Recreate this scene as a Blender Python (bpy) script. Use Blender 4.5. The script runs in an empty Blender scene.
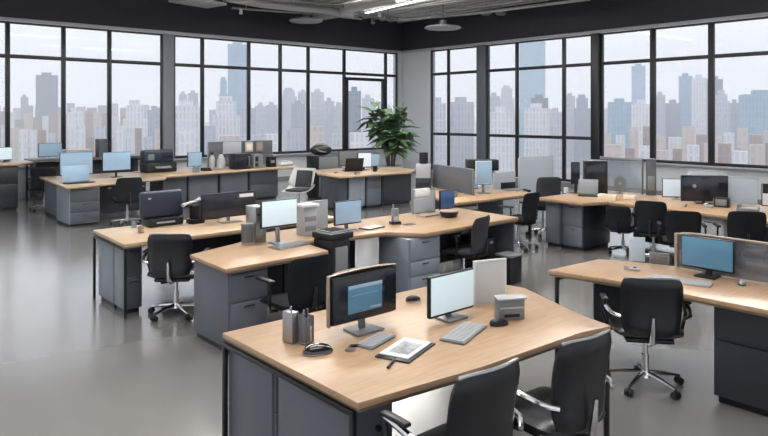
import bpy, bmesh, math, random
from mathutils import Vector, Matrix
random.seed(7)
SC = bpy.context.scene
COL = SC.collection
PI = math.pi
R = math.radians

# ------------------------------------------------------------------ camera
F = 668.8
RX, RY = .7532, -.6577          # camera right in world
FX, FY = .6577, .7532           # camera forward in world
cam_d = bpy.data.cameras.new('camera')
cam = bpy.data.objects.new('camera', cam_d)
COL.objects.link(cam)
cam.location = (0, 0, 2)
cam.rotation_euler = (R(90), 0, -math.atan2(FX, FY))
cam_d.sensor_width = 36
cam_d.lens = F / 768 * 36
cam_d.shift_y = -(218 - 115) / 768
cam_d.clip_start = .05
cam_d.clip_end = 6000
SC.camera = cam
SC.view_settings.view_transform = 'Standard'
SC.view_settings.look = 'None'
SC.view_settings.gamma = 1
SC.view_settings.use_curve_mapping = False
SC.view_settings.exposure = 0.30
SC.cycles.volume_bounces = 8
SC.cycles.max_bounces = 14

# ------------------------------------------------------------------ sky
w = bpy.data.worlds.new('overcast_sky')
SC.world = w
w.use_nodes = True
nt = w.node_tree
bg = nt.nodes['Background']
tc = nt.nodes.new('ShaderNodeTexCoord')
sx = nt.nodes.new('ShaderNodeSeparateXYZ')
cr = nt.nodes.new('ShaderNodeValToRGB')
nt.links.new(tc.outputs['Generated'], sx.inputs[0])
nt.links.new(sx.outputs['Z'], cr.inputs[0])
nt.links.new(cr.outputs[0], bg.inputs[0])
cr.color_ramp.elements[0].position = 0.0
cr.color_ramp.elements[0].color = (.80, .815, .85, 1)
cr.color_ramp.elements[1].position = .3
cr.color_ramp.elements[1].color = (.80, .835, .90, 1)
bg.inputs[1].default_value = 1.2

def area(name, loc, rot, sx_, sy_, e, col=(1, .98, .95)):
    l = bpy.data.lights.new(name, 'AREA')
    l.shape = 'RECTANGLE'; l.size = sx_; l.size_y = sy_; l.energy = e; l.color = col
    o = bpy.data.objects.new(name, l); COL.objects.link(o)
    o.location = loc; o.rotation_euler = rot
    return o

# ------------------------------------------------------------------ layout helpers
def at(px, py, z=.74):
    d = (2 - z) * F / (py - 115); xr = (px - 384) / F * d
    return FX * d + RX * xr, FY * d + RY * xr
def dep(px, d):
    xr = (px - 384) / F * d
    return FX * d + RX * xr, FY * d + RY * xr
WY, WX = 17.65, 16.27          # window walls
def wl(px):
    s = (px - 384) / F
    return WY * (FX + s * RX) / (FY + s * RY)
def wr(px):
    s = (px - 384) / F
    return WX * (FY + s * RY) / (FX + s * RX)

# ------------------------------------------------------------------ materials
def newmat(name):
    m = bpy.data.materials.new(name); m.use_nodes = True
    return m, m.node_tree, m.node_tree.nodes['Principled BSDF']
def mat(name, c, rough=.5, metal=0, emit=0, spec=.5, coat=0, alpha=1):
    m, t, b = newmat(name)
    b.inputs['Base Color'].default_value = (*c, 1)
    b.inputs['Roughness'].default_value = rough
    b.inputs['Metallic'].default_value = metal
    b.inputs['Specular IOR Level'].default_value = spec
    b.inputs['Coat Weight'].default_value = coat
    b.inputs['Alpha'].default_value = alpha
    if emit:
        b.inputs['Emission Color'].default_value = (*c, 1)
        b.inputs['Emission Strength'].default_value = emit
    else:   # faint procedural grain so nothing is perfectly uniform
        n = t.nodes.new('ShaderNodeTexNoise'); n.inputs['Scale'].default_value = 35
        co = t.nodes.new('ShaderNodeTexCoord'); t.links.new(co.outputs['Object'], n.inputs['Vector'])
        r = t.nodes.new('ShaderNodeMapRange'); r.inputs['To Min'].default_value = max(0, rough - .06)
        r.inputs['To Max'].default_value = min(1, rough + .06)
        t.links.new(n.outputs['Fac'], r.inputs['Value']); t.links.new(r.outputs[0], b.inputs['Roughness'])
    return m
def noise_mat(name, c1, c2, scale, rough=.5, stretch=(1, 1, 1), spec=.5, detail=4):
    m, t, b = newmat(name)
    co = t.nodes.new('ShaderNodeTexCoord'); mp = t.nodes.new('ShaderNodeMapping')
    mp.inputs['Scale'].default_value = stretch
    n = t.nodes.new('ShaderNodeTexNoise'); n.inputs['Scale'].default_value = scale; n.inputs['Detail'].default_value = detail
    r = t.nodes.new('ShaderNodeValToRGB')
    r.color_ramp.elements[0].position = .3; r.color_ramp.elements[1].position = .7
    r.color_ramp.elements[0].color = (*c1, 1); r.color_ramp.elements[1].color = (*c2, 1)
    t.links.new(co.outputs['Object'], mp.inputs[0]); t.links.new(mp.outputs[0], n.inputs['Vector'])
    t.links.new(n.outputs['Fac'], r.inputs[0]); t.links.new(r.outputs[0], b.inputs['Base Color'])
    b.inputs['Roughness'].default_value = rough
    b.inputs['Specular IOR Level'].default_value = spec
    return m
def glass_mat(name, tint=(1, 1, 1), refl=.07, haze=0, hazec=(.8, .8, .8)):
    m, t, b = newmat(name)
    t.nodes.remove(b)
    out = t.nodes['Material Output']
    tr = t.nodes.new('ShaderNodeBsdfTransparent'); tr.inputs[0].default_value = (*tint, 1)
    gl = t.nodes.new('ShaderNodeBsdfGlossy'); gl.inputs['Roughness'].default_value = .03
    mx = t.nodes.new('ShaderNodeMixShader'); mx.inputs[0].default_value = refl
    t.links.new(tr.outputs[0], mx.inputs[1]); t.links.new(gl.outputs[0], mx.inputs[2])
    last = mx
    if haze:
        df = t.nodes.new('ShaderNodeBsdfDiffuse'); df.inputs[0].default_value = (*hazec, 1)
        m2 = t.nodes.new('ShaderNodeMixShader'); m2.inputs[0].default_value = haze
        t.links.new(mx.outputs[0], m2.inputs[1]); t.links.new(df.outputs[0], m2.inputs[2]); last = m2
    t.links.new(last.outputs[0], out.inputs[0])
    return m
def facade(name, wall, win, bw=3.0, rh=3.6, mortar=.9, rough=.6):
    m, t, b = newmat(name)
    co = t.nodes.new('ShaderNodeTexCoord'); s = t.nodes.new('ShaderNodeSeparateXYZ')
    a = t.nodes.new('ShaderNodeMath'); a.operation = 'ADD'
    cb = t.nodes.new('ShaderNodeCombineXYZ'); br = t.nodes.new('ShaderNodeTexBrick')
    t.links.new(co.outputs['Object'], s.inputs[0]); t.links.new(s.outputs['X'], a.inputs[0]); t.links.new(s.outputs['Y'], a.inputs[1])
    t.links.new(a.outputs[0], cb.inputs[0]); t.links.new(s.outputs['Z'], cb.inputs[1]); t.links.new(cb.outputs[0], br.inputs['Vector'])
    br.offset = 0; br.inputs['Scale'].default_value = 1
    br.inputs['Brick Width'].default_value = bw; br.inputs['Row Height'].default_value = rh
    br.inputs['Mortar Size'].default_value = mortar / 2; br.inputs['Mortar Smooth'].default_value = .1
    br.inputs['Color1'].default_value = (*win, 1); br.inputs['Color2'].default_value = (*[min(1, x * 1.15) for x in win], 1)
    br.inputs['Mortar'].default_value = (*wall, 1)
    t.links.new(br.outputs['Color'], b.inputs['Base Color'])
    b.inputs['Roughness'].default_value = rough; b.inputs['Specular IOR Level'].default_value = .3
    return m

def wood_mat(name, c1, c2, c3):
    m, t, b = newmat(name)
    co = t.nodes.new('ShaderNodeTexCoord'); mp = t.nodes.new('ShaderNodeMapping')
    mp.inputs['Scale'].default_value = (1.2, 14, 14)
    n = t.nodes.new('ShaderNodeTexNoise'); n.inputs['Scale'].default_value = 3.2; n.inputs['Detail'].default_value = 7
    n.inputs['Distortion'].default_value = .5
    r = t.nodes.new('ShaderNodeValToRGB')
    e = r.color_ramp.elements
    e[0].position = .28; e[0].color = (*c1, 1); e[1].position = .75; e[1].color = (*c3, 1)
    k = e.new(.5); k.color = (*c2, 1)
    t.links.new(co.outputs['Object'], mp.inputs[0]); t.links.new(mp.outputs[0], n.inputs['Vector'])
    t.links.new(n.outputs['Fac'], r.inputs[0]); t.links.new(r.outputs[0], b.inputs['Base Color'])
    b.inputs['Roughness'].default_value = .32; b.inputs['Specular IOR Level'].default_value = .5
    return m
WOOD = wood_mat('light_oak', (.335, .215, .125), (.39, .255, .15), (.435, .295, .18))
WOOD_SHEEN = wood_mat('oak_with_sheen', (.40, .285, .185), (.45, .325, .215), (.50, .375, .255))  # paler copy of the oak, reflected light put into the colour
EDGE = mat('dark_edge_band', (.17, .12, .08), .5)
M = dict(
    cab=mat('grey_blue_laminate', (.095, .106, .126), .42),
    cab_lt=mat('mid_grey_laminate', (.19, .215, .25), .42),
    cab_dk=mat('navy_charcoal_laminate', (.020, .024, .032), .42),
    cab_md=mat('slate_laminate', (.052, .058, .072), .42),
    pale=mat('pale_grey_laminate', (.55, .56, .57), .45),
    black=mat('black_plastic', (.010, .010, .012), .38, spec=.35),
    blackm=mat('black_metal', (.010, .011, .013), .32, .3),
    leather=noise_mat('black_leather', (.007, .008, .010), (.012, .013, .016), 60, .33, spec=.45),
    fabric=noise_mat('black_fabric', (.009, .010, .012), (.016, .017, .020), 120, .9, spec=.15),
    greyfab=noise_mat('grey_fabric', (.030, .032, .037), (.045, .047, .052), 120, .85, spec=.2),
    shell=mat('off_white_shell', (.46, .46, .45), .4),
    chrome=mat('polished_chrome', (.62, .62, .64), .16, 1),
    steel=mat('brushed_steel', (.36, .36, .37), .3, .9),
    grey=mat('mid_grey_plastic', (.17, .18, .19), .4),
    ltgrey=mat('light_grey_plastic', (.36, .37, .39), .4),
    white=mat('white_plastic', (.72, .73, .75), .4),
    tan=mat('taupe_plastic', (.30, .24, .19), .35),
    cream=mat('cream_card', (.68, .60, .47), .6),
    paper=mat('white_paper', (.78, .78, .78), .7),
    gloss=mat('glossy_black_plastic', (.006, .006, .007), .12, coat=.6),
    navy=mat('navy_plastic', (.012, .018, .035), .4),
    scr=mat('lit_pale_screen', (.53, .64, .69), .2, 0, .42),
    scrb=mat('lit_blue_screen', (.05, .125, .19), .2, 0, .5),
    scrp=mat('lit_hazy_blue_screen', (.20, .29, .38), .2, 0, .38),
    scrd=mat('dark_screen', (.012, .016, .024), .12),
    scrn=mat('deep_blue_screen', (.02, .05, .12), .15, 0, .5),
    glass=glass_mat('clear_divider_glass', (.80, .84, .87), .10, .18, (.5, .55, .6)),
    smoke=glass_mat('smoked_acrylic', (.50, .52, .55), .12, .35, (.25, .26, .28)),
    frost=glass_mat('frosted_divider', (.8, .85, .9), .08, .55, (.55, .62, .68)),
    pane=glass_mat('window_glass', (.96, .975, .99), .012),
    part=noise_mat('charcoal_partition_fabric', (.07, .075, .085), (.10, .105, .115), 90, .85),
    partl=noise_mat('light_grey_partition_fabric', (.33, .36, .40), (.38, .41, .45), 90, .8),
    frame=mat('black_window_frame', (.010, .011, .014), .4),
    leaf=noise_mat('green_leaf', (.055, .12, .055), (.13, .23, .10), 6, .45),
    bark=noise_mat('brown_bark', (.10, .07, .045), (.18, .13, .09), 20, .8),
    soil=noise_mat('dark_soil', (.03, .02, .015), (.06, .04, .03), 40, .95),
    duct=mat('galvanised_duct', (.45, .45, .45), .4, .2),
    lamp=mat('lamp_diffuser', (1, .97, .92), .5, 0, 3.0),
    red=mat('red_rubber', (.35, .02, .02), .5),
)

# ------------------------------------------------------------------ mesh builder
class MB:
    def __init__(s): s.bm = bmesh.new()
    def _merge(s, b2):
        me = bpy.data.meshes.new('tmp'); b2.to_mesh(me); b2.free()
        s.bm.from_mesh(me); bpy.data.meshes.remove(me)
    def box(s, c, d, rz=0, rx=0, ry=0, bev=.004, seg=2):
        b = bmesh.new()
        bmesh.ops.create_cube(b, size=1)
        for v in b.verts: v.co = Vector((v.co.x * d[0], v.co.y * d[1], v.co.z * d[2]))
        if bev:
            bv = min(bev, min(d) * .49)
            bmesh.ops.bevel(b, geom=list(b.edges) + list(b.verts), offset=bv, segments=seg, profile=.5, affect='EDGES')
        m = Matrix.Translation(c) @ Matrix.Rotation(rz, 4, 'Z') @ Matrix.Rotation(ry, 4, 'Y') @ Matrix.Rotation(rx, 4, 'X')
        bmesh.ops.transform(b, matrix=m, verts=b.verts)
        s._merge(b); return s
    def bx(s, x0, x1, y0, y1, z0, z1, bev=.004, seg=2):
        return s.box(((x0 + x1) / 2, (y0 + y1) / 2, (z0 + z1) / 2), (abs(x1 - x0), abs(y1 - y0), abs(z1 - z0)), bev=bev, seg=seg)
    def cyl(s, p0, p1, r, r2=None, n=16):
        p0, p1 = Vector(p0), Vector(p1); v = p1 - p0; L = v.length
        b = bmesh.new()
        bmesh.ops.create_cone(b, cap_ends=True, segments=n, radius1=r, radius2=r if r2 is None else r2, depth=L)
        m = Matrix.Translation((p0 + p1) / 2) @ v.to_track_quat('Z', 'Y').to_matrix().to_4x4()
        bmesh.ops.transform(b, matrix=m, verts=b.verts)
        s._merge(b); return s
    def ball(s, c, d, n=12):
        b = bmesh.new()
        bmesh.ops.create_uvsphere(b, u_segments=n * 2, v_segments=n, radius=1)
        for v in b.verts: v.co = Vector((v.co.x * d[0] + c[0], v.co.y * d[1] + c[1], v.co.z * d[2] + c[2]))
        s._merge(b); return s
    def tube(s, pts, r, n=10):
        pts = [Vector(p) for p in pts]; b = bmesh.new(); rings = []
        rr = r if isinstance(r, (list, tuple)) else [r] * len(pts)
        for i, p in enumerate(pts):
            t = (pts[min(i + 1, len(pts) - 1)] - pts[max(i - 1, 0)]).normalized()
            q = t.to_track_quat('Z', 'Y')
            rings.append([b.verts.new(p + q @ Vector((math.cos(2 * PI * k / n) * rr[i], math.sin(2 * PI * k / n) * rr[i], 0))) for k in range(n)])
        for a, c in zip(rings, rings[1:]):
            for k in range(n):
                # match nearest offset is not needed: gentle bends only
                b.faces.new((a[k], a[(k + 1) % n], c[(k + 1) % n], c[k]))
        b.faces.new(rings[0][::-1]); b.faces.new(rings[-1])
        s._merge(b); return s
    def poly(s, pts, z0, z1, bev=.004):
        b = bmesh.new()
        vs = [b.verts.new((x, y, z0)) for x, y in pts]
        f = b.faces.new(vs)
        r = bmesh.ops.extrude_face_region(b, geom=[f])
        for v in [g for g in r['geom'] if isinstance(g, bmesh.types.BMVert)]: v.co.z = z1
        bmesh.ops.recalc_face_normals(b, faces=b.faces)
        if bev: bmesh.ops.bevel(b, geom=list(b.edges), offset=bev, segments=2, profile=.5, affect='EDGES')
        s._merge(b); return s
    def lathe(s, c, prof, n=24):
        b = bmesh.new(); rings = []
        for r, z in prof:
            rings.append([b.verts.new((c[0] + r * math.cos(2 * PI * k / n), c[1] + r * math.sin(2 * PI * k / n), c[2] + z)) for k in range(n)])
        for a, d in zip(rings, rings[1:]):
            for k in range(n): b.faces.new((a[k], a[(k + 1) % n], d[(k + 1) % n], d[k]))
        b.faces.new(rings[0][::-1]); b.faces.new(rings[-1])
        bmesh.ops.recalc_face_normals(b, faces=b.faces)
        s._merge(b); return s
    def slab(s, fn, nu, nv, th):
        """closed curved plate: fn(u,v) is the mid surface, th a thickness or function"""
        b = bmesh.new(); A = []; B = []
        for i in range(nu + 1):
            ra = []; rb = []
            for j in range(nv + 1):
                u, v = i / nu, j / nv; e = .01
                p = Vector(fn(u, v))
                du = Vector(fn(min(1, u + e), v)) - Vector(fn(max(0, u - e), v))
                dv = Vector(fn(u, min(1, v + e))) - Vector(fn(u, max(0, v - e)))
                n = du.cross(dv); n.normalize()
                edge = min(u, 1 - u) * 2, min(v, 1 - v) * 2
                t = th * (min(1, .35 + edge[0] * 3)) * (min(1, .35 + edge[1] * 3))
                ra.append(b.verts.new(p + n * t / 2)); rb.append(b.verts.new(p - n * t / 2))
            A.append(ra); B.append(rb)
        for i in range(nu):
            for j in range(nv):
                b.faces.new((A[i][j], A[i + 1][j], A[i + 1][j + 1], A[i][j + 1]))
                b.faces.new((B[i][j], B[i][j + 1], B[i + 1][j + 1], B[i + 1][j]))
        for i in range(nu):
            b.faces.new((A[i][0], B[i][0], B[i + 1][0], A[i + 1][0])); b.faces.new((A[i][nv], A[i + 1][nv], B[i + 1][nv], B[i][nv]))
        for j in range(nv):
            b.faces.new((A[0][j], A[0][j + 1], B[0][j + 1], B[0][j])); b.faces.new((A[nu][j], B[nu][j], B[nu][j + 1], A[nu][j + 1]))
        bmesh.ops.recalc_face_normals(b, faces=b.faces)
        s._merge(b); return s
    def build(s, name, m, parent=None, loc=None, rz=0, smooth=True):
        me = bpy.data.meshes.new(name); s.bm.to_mesh(me); s.bm.free()
        me.materials.append(M[m] if isinstance(m, str) else m)
        if smooth:
            me.polygons.foreach_set('use_smooth', [True] * len(me.polygons))
            try: me.set_sharp_from_angle(angle=R(38))
            except Exception: pass
        o = bpy.data.objects.new(name, me); COL.objects.link(o)
        if parent: o.parent = parent
        if loc: o.location = loc
        if rz: o.rotation_euler.z = rz
        return o
def thing(name, label, cat, loc=(0, 0, 0), rz=0, group=None, sc=1):
    o = bpy.data.objects.new(name, None); COL.objects.link(o)
    o.location = loc; o.rotation_euler.z = rz; o.empty_display_size = .1
    if sc != 1: o.scale = (sc, sc, sc)
    o['label'] = label; o['category'] = cat
    if group: o['group'] = group
    return o
def tag(o, label, cat, group=None, kind=None):
    o['label'] = label; o['category'] = cat
    if group: o['group'] = group
    if kind: o['kind'] = kind
    return o
def struct(o): o['kind'] = 'structure'; return o
def children(o): return [c for c in list(COL.objects) if c.parent == o]
def copy_tree(o, parent=None):
    c = o.copy(); COL.objects.link(c)
    if parent: c.parent = parent
    for ch in children(o): copy_tree(ch, c)
    return c
def place(proto, label, loc, rz=0, sc=1, group=None):
    o = proto if not proto.get('_used') else copy_tree(proto)
    proto['_used'] = 1
    o['label'] = label; o.location = loc; o.rotation_euler.z = rz; o.scale = sc if isinstance(sc, tuple) else (sc, sc, sc)
    if group: o['group'] = group
    return o

# ------------------------------------------------------------------ setting: floor, walls, windows, ceiling
def floor_mat():
    m, t, b = newmat('polished_concrete')
    co = t.nodes.new('ShaderNodeTexCoord')
    n = t.nodes.new('ShaderNodeTexNoise'); n.inputs['Scale'].default_value = .35; n.inputs['Detail'].default_value = 2
    r = t.nodes.new('ShaderNodeValToRGB')
    r.color_ramp.elements[0].position = .32; r.color_ramp.elements[1].position = .7
    r.color_ramp.elements[0].color = (.19, .187, .182, 1); r.color_ramp.elements[1].color = (.225, .217, .205, 1)
    n2 = t.nodes.new('ShaderNodeTexNoise'); n2.inputs['Scale'].default_value = 1.6
    r2 = t.nodes.new('ShaderNodeMapRange'); r2.inputs['To Min'].default_value = .20; r2.inputs['To Max'].default_value = .27
    t.links.new(co.outputs['Object'], n.inputs['Vector']); t.links.new(co.outputs['Object'], n2.inputs['Vector'])
    t.links.new(n.outputs['Fac'], r.inputs[0]); t.links.new(r.outputs[0], b.inputs['Base Color'])
    t.links.new(n2.outputs['Fac'], r2.inputs['Value']); t.links.new(r2.outputs[0], b.inputs['Roughness'])
    b.inputs['Specular IOR Level'].default_value = .9; b.inputs['IOR'].default_value = 1.6
    b.inputs['Coat Weight'].default_value = .8; b.inputs['Coat Roughness'].default_value = .16; b.inputs['Coat IOR'].default_value = 1.6
    return m
struct(MB().bx(-8, WX + .3, -8, WY + .3, -.3, 0, bev=0).build('floor', floor_mat(), smooth=False))
HEAD, TRAN, SILL, CEIL, MID = 4.26, 3.39, .80, 5.35, 1.36
wallm = mat('grey_wall_paint', (.50, .53, .55), .7)
soff = mat('black_wall_paint', (.024, .0255, .033), .8)
XC = wl(398)     # where the corner column starts on the left wall
YC = wr(430)
struct(MB().bx(-8, XC, WY, WY + .25, 0, SILL, bev=0).bx(XC, WX + .25, WY, WY + .25, 0, HEAD, bev=0).build('wall_left', wallm, smooth=False))
LOW = .12
YP = wr(592)
struct(MB().bx(WX, WX + .25, -8, YP, 0, SILL, bev=0).bx(WX, WX + .25, YP, YC, 0, LOW, bev=0).bx(WX, WX + .25, YC, WY, 0, HEAD, bev=0).build('wall_right', wallm, smooth=False))
struct(MB().bx(-8, WX + .25, WY, WY + .25, HEAD, CEIL, bev=0).build('wall_left_upper', soff, smooth=False))
struct(MB().bx(WX, WX + .25, -8, WY, HEAD, CEIL, bev=0).build('wall_right_upper', soff, smooth=False))
struct(MB().bx(-8, WX - .03, WY - .06, WY - .001, HEAD - .05, HEAD + .03, bev=.005).build('trim_1', 'ltgrey'))
struct(MB().bx(WX - .06, WX - .001, -8, WY - .07, HEAD - .05, HEAD + .03, bev=.005).build('trim_2', 'ltgrey'))
struct(MB().bx(-8, XC, WY - .16, WY - .001, SILL - .04, SILL, bev=.005).build('trim_3', 'ltgrey'))
struct(MB().bx(WX - .16, WX - .001, -8, YP, SILL - .04, SILL, bev=.005).build('trim_4', 'ltgrey'))
ceilm = noise_mat('grey_deck_ceiling', (.45, .45, .45), (.58, .58, .57), 8, .7, (1, 10, 1))
cb = MB().bx(-8, WX, -8, WY, CEIL, CEIL + .2, bev=0)
for k in range(26): cb.bx(6 + k * .4, 6.12 + k * .4, 8, WY - .02, CEIL - .07, CEIL, bev=0)
struct(cb.build('ceiling', ceilm, smooth=False))
nwin = [0]
def window(wall, a, b_, bars, post=.05, drop=None, h0=SILL):
    """one glazed bay from a to b_ along its wall"""
    nwin[0] += 1
    n = nwin[0]
    a, b_ = min(a, b_), max(a, b_)
    L = b_ - a
    fr = MB(); h1 = HEAD - .05
    fr.bx(0, post, .02, .09, h0, h1, .003).bx(L - post, L, .02, .09, h0, h1, .003)
    fr.bx(post, L - post, .02, .09, h0, h0 + .07, .003).bx(post, L - post, .02, .09, h1 - .05, h1, .003)
    for z in bars: fr.bx(post, L - post, .02, .09, z - .045, z + .045, .003)
    if drop:   # inner opening sash below the transom
        fr.bx(post, post + .1, .0, .12, h0 + .07, drop, .003).bx(L - post - .1, L - post, .0, .12, h0 + .07, drop, .003)
        fr.bx(post + .1, L - post - .1, .0, .12, drop - .1, drop, .003)
    p = MB().bx(post * .5, L - post * .5, .075, .085, h0 + .03, h1 - .02, 0)
    if wall == 'L': loc, rz = (a, WY, 0), 0
    else: loc, rz = (WX, b_, 0), -PI / 2
    o = struct(fr.build('window_%d' % n, 'frame', None, loc, rz))
    p.build('window_pane', 'pane', o, smooth=False)
pxl = [-130, -55, 8, 64, 110, 163]
xs = [wl(p) for p in pxl]
for a, b_ in zip(xs, xs[1:]): window('L', a, b_, [TRAN])
xs = [wl(p) for p in [174, 203, 249.5, 281, 309, 345]]
for a, b_ in zip(xs, xs[1:]): window('L', a, b_, [TRAN])
window('L', wl(345), wl(386.5), [TRAN], drop=TRAN - .12)
window('L', wl(386.5), XC, [TRAN])
xs = [wr(p) for p in [430.5, 447.5, 477]]
for a, b_ in zip(xs, xs[1:]): window('R', a, b_, [TRAN, MID], post=.045, h0=LOW)
xs = [wr(p) for p in [486, 516, 563, 592]]
for a, b_ in zip(xs, xs[1:]): window('R', a, b_, [TRAN, MID], h0=LOW)
xs = [wr(p) for p in [600, 652, 710.5, 772, 860, 990]]
for a, b_ in zip(xs, xs[1:]): window('R', a, b_, [TRAN], post=.07)
# grey columns and the black post between bays
struct(MB().bx(wl(163), wl(174), WY - .02, WY + .2, SILL, HEAD - .05, .01).build('column_left', mat('column_grey', (.20, .215, .24), .6)))
struct(MB().bx(WX - .02, WX + .2, wr(486), wr(477), LOW, HEAD - .05, .01).build('column_right', mat('column_slate', (.09, .10, .12), .6)))
struct(MB().bx(WX - .08, WX + .2, wr(600), wr(592), 0, HEAD - .05, .01).build('post_right', 'frame'))
struct(MB().bx(8.5, WX - .01, WY - .02, WY - .001, 0, .1, .003).build('baseboard_left', 'grey'))
struct(MB().bx(WX - .02, WX - .001, 0, WY - .03, 0, .1, .003).build('baseboard_right', 'grey'))

# ------------------------------------------------------------------ the city outside
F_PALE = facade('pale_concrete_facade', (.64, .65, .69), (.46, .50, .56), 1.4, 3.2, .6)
F_WHITE = facade('white_concrete_facade', (.80, .80, .81), (.60, .62, .67), 1.5, 3.2, .7)
F_BLUE = facade('blue_glass_facade', (.40, .52, .62), (.27, .41, .53), 1.6, 3.8, .5, .3)
F_TEAL = facade('teal_glass_facade', (.38, .54, .65), (.32, .49, .62), 3, 4, .4, .3)
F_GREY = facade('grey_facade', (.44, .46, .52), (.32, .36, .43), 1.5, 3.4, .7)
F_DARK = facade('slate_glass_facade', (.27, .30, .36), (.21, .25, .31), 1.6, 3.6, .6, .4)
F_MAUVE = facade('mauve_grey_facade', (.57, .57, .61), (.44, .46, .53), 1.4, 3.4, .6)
F_BROWN = facade('brown_brick_facade', (.44, .34, .31), (.33, .28, .28), 1.8, 3.3, .8)
F_TAN = facade('tan_render_facade', (.66, .58, .53), (.52, .48, .47), 1.8, 3.3, .9)
GND = -34
struct(MB().box((500, 500, GND - 1), (5200, 5200, 2), bev=0).build('city_ground', noise_mat('city_ground_cover', (.34, .33, .32), (.55, .47, .42), .02, .9), smooth=False))
def tower(name, label, px0, px1, ytop, D, m, rz=0, setback=0, group=None, crown=True, zb=GND):
    wd = (px1 - px0) / F * D; dp = min(wd, 30)
    cx, cy = dep((px0 + px1) / 2, D + dp / 2)
    zt = 2 + (115 - ytop) * D / F
    yaw = -math.atan2(FX, FY) - math.atan(((px0 + px1) / 2 - 384) / F) + rz
    k = 1 / (abs(math.cos(rz)) + dp / wd * abs(math.sin(rz)))
    wd *= k; dp *= k
    b = MB()
    if setback:
        b.bx(-wd / 2, wd / 2, -dp / 2, dp / 2, zb, zt - setback, 0).bx(-wd * .36, wd * .36, -dp * .36, dp * .36, zt - setback, zt, 0)
    else: b.bx(-wd / 2, wd / 2, -dp / 2, dp / 2, zb, zt, 0)
    o = b.build(name, m, None, (cx, cy, 0), yaw, smooth=False)
    tag(o, label, 'building', group)
    if crown:
        MB().bx(-wd * .25, wd * .2, -dp * .3, dp * .2, zt, zt + 2.2, 0).build('rooftop_plant_room', m, o, smooth=False)
    return o
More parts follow.
